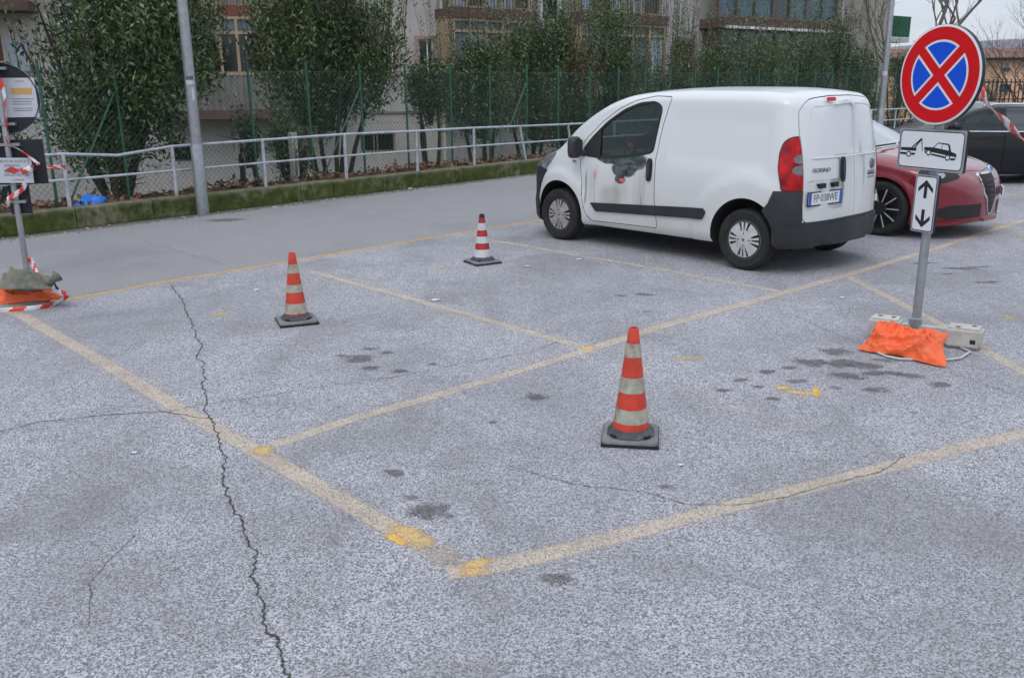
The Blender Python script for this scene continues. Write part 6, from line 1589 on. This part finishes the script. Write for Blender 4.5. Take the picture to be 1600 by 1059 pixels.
MB().box(-.30, x1, .035, .055, LZ(289), LZ(219)).build('square_plate', M['sign_back'], ls)
x0, x1 = lpx(15, 310, .05)[0], lpx(48, 310, .05)[0]
MB().box(x0, x1, .035, .055, LZ(335), LZ(290)).build('narrow_plate', M['sign_back'], ls)
for yy, w_ in ((107, .09), (194, .10), (226, .11), (315, .09)):
    z = LZ(yy); MB().box(-w_, w_, -.034, -.030, z - .012, z + .012).box(-w_, -.034, -.030, .036, z - .012, z + .012).box(.034, w_, -.030, .036, z - .012, z + .012).build('clamp', M['galv'], ls)
x0, x1 = lpx(-34, 266, -.045)[0], lpx(51, 266, -.045)[0]; zn0, zn1 = LZ(285), LZ(246)
TN = Matrix.Translation(((x0 + x1) / 2, -.045, (zn0 + zn1) / 2)) @ Matrix.Rotation(math.radians(1.5), 4, 'Y')
hw, hh = (x1 - x0) / 2, (zn1 - zn0) / 2
nt_ = MB().box(-hw, hw, -.002, .001, -hh, hh, TN).build('paper_notice', M['paper'], ls)
def ntext(t, size, x, z, m='print', sx=1.): add('notice_text', text_mesh(t, size, TN @ Matrix.Translation((x, -.0034, z)) @ Matrix.Rotation(math.pi / 2, 4, 'X'), .0003, sx), M[m], nt_)
ntext('DIVIETO DI SOSTA E', .034, .06, hh - .035); ntext('FERMATA', .032, .06, hh - .075); ntext('RIMOZIONE', .026, .19, hh - .105); ntext('DALLE ORE 7.00', .030, .09, -hh + .075); ntext('ALLE ORE 18.00', .030, .09, -hh + .105, 'print')
ntext('COMUNE', .022, .10, -hh + .028, 'print_red')
for cx in (.03,): 
    me = prism([(-.075, 0), (-.01, .036), (.075, .004), (.01, -.034)], 'y', -.0040, -.0025); me.transform(TN @ Matrix.Translation((cx + .03, 0, .0))); add('red_diamond', me, M['print_red'], nt_)
# tapes round that pole
w0 = Matrix.Translation(LP_) @ Matrix.Rotation(LA, 4, 'Z')
tape([w0 @ Vector((.09, -.05, LZ(96))), w0 @ Vector((-.03, -.06, LZ(106))), w0 @ Vector((.03, -.055, LZ(125))), w0 @ Vector((.05, -.05, LZ(150))), w0 @ Vector((.04, -.05, LZ(185))), w0 @ Vector((.015, -.05, LZ(222))), w0 @ Vector((.10, -.065, LZ(232))), w0 @ Vector((.20, -.06, LZ(246))), w0 @ Vector((.26, -.055, LZ(258)))], .05, 'twisted red and white tape hanging down the left sign pole', 2, up=(1, 0, .2), twist=1.6, seg=.09)
re_ = on_line(90, .04)
tape([w0 @ Vector((.10, -.062, LZ(268))), w0 @ Vector((.20, -.062, LZ(263))), atr(60, 266, 9.4), atr(70, 262, 10.3), Vector((re_.x + .06, re_.y - .03, height_at(90, 261, re_)))], .055, 'red and white tape tied from the left notice to the railing post', 3, twist=1.0, seg=.085, first=1)
tape([w0 @ Vector((.115, -.05, LZ(286))), w0 @ Vector((.09, -.055, LZ(294))), w0 @ Vector((.02, -.06, LZ(303))), w0 @ Vector((-.055, -.05, LZ(310))), w0 @ Vector((-.05, -.045, LZ(317)))], .045, 'short curl of red and white tape under the white notice', 5, up=(0, 0, 1), seg=.06)
tape([w0 @ Vector((.045, -.03, LZ(402))), w0 @ Vector((.07, -.04, LZ(412))), w0 @ Vector((.09, -.07, LZ(423))), w0 @ Vector((.14, -.10, LZ(430)))], .06, 'bit of pink and white tape behind the olive bag at the left pole', 7, up=(1, 0, 0), seg=.055, first=1)

# bags at its foot
g3 = bag('sandbag', [at(-70, 462, .05), at(70, 464, .05), at(96, 476, .006), at(-60, 487, .006)], .03, 11, 'green_bag', 'flat grey green bag squashed under the orange bag at the left edge')
o2 = bag('sandbag', [at(-60, 447, .13), at(72, 448, .13), at(106, 466, .05), at(-50, 482, .025)], .085, 5, 'orange_bag', 'orange vinyl weight bag under the olive bag at the left edge', under=.5)
o3 = bag('sandbag', [at(6, 430, .22), at(74, 434, .23), at(80, 451, .20), at(-4, 452, .18)], .085, 8, 'olive_bag', 'olive cloth sandbag with a tied neck lying on top of the orange bag', under=.5, pinch=.03)
cc = Vector(o3.location)
nk = MB(); pts = [Vector(at(72, 441, .22)), Vector(at(78, 440, .25)), Vector(at(84, 436, .27)), Vector(at(90, 431, .29))]
nk.tube([p - cc for p in pts], [.06, .028, .030, .05], 12).build('tied_neck', M['olive_bag'], o3, 60)
MB().tube([Vector(at(80, 437, .27)) - cc, Vector(at(84, 441, .24)) - cc, Vector(at(87, 447, .20)) - cc, Vector(at(91, 452, .16)) - cc], .008, 6).build('cord', M['cone_black'], o3, 60)
tape([Vector(at(84, 452, .17)), Vector(at(96, 458, .12)), Vector(at(104, 461, .09)), Vector(at(92, 472, .03)), Vector(at(66, 480, .015)), Vector(at(30, 484, .012)), Vector(at(-20, 487, .012))], .05, 'dirty red and white tape wound round the foot of the orange and green bags', 9, up=(0, -.5, 1), twist=.3, seg=.11)

# ================================================================== air
hz = MB().box(-780, 2300, -30, 1700, -2.6, 120).mesh()
hm = bpy.data.materials.new('haze'); hm.use_nodes = True; hn = hm.node_tree; hn.nodes.clear()
ho = hn.nodes.new('ShaderNodeOutputMaterial'); hv = hn.nodes.new('ShaderNodeVolumePrincipled')
hv.inputs['Color'].default_value = (.80, .87, 1., 1); hv.inputs['Density'].default_value = .00028; hv.inputs['Anisotropy'].default_value = .2
hn.links.new(hv.outputs[0], ho.inputs['Volume'])
tag(add('haze', hz, hm), kind='stuff')
SC.cycles.volume_bounces = 1
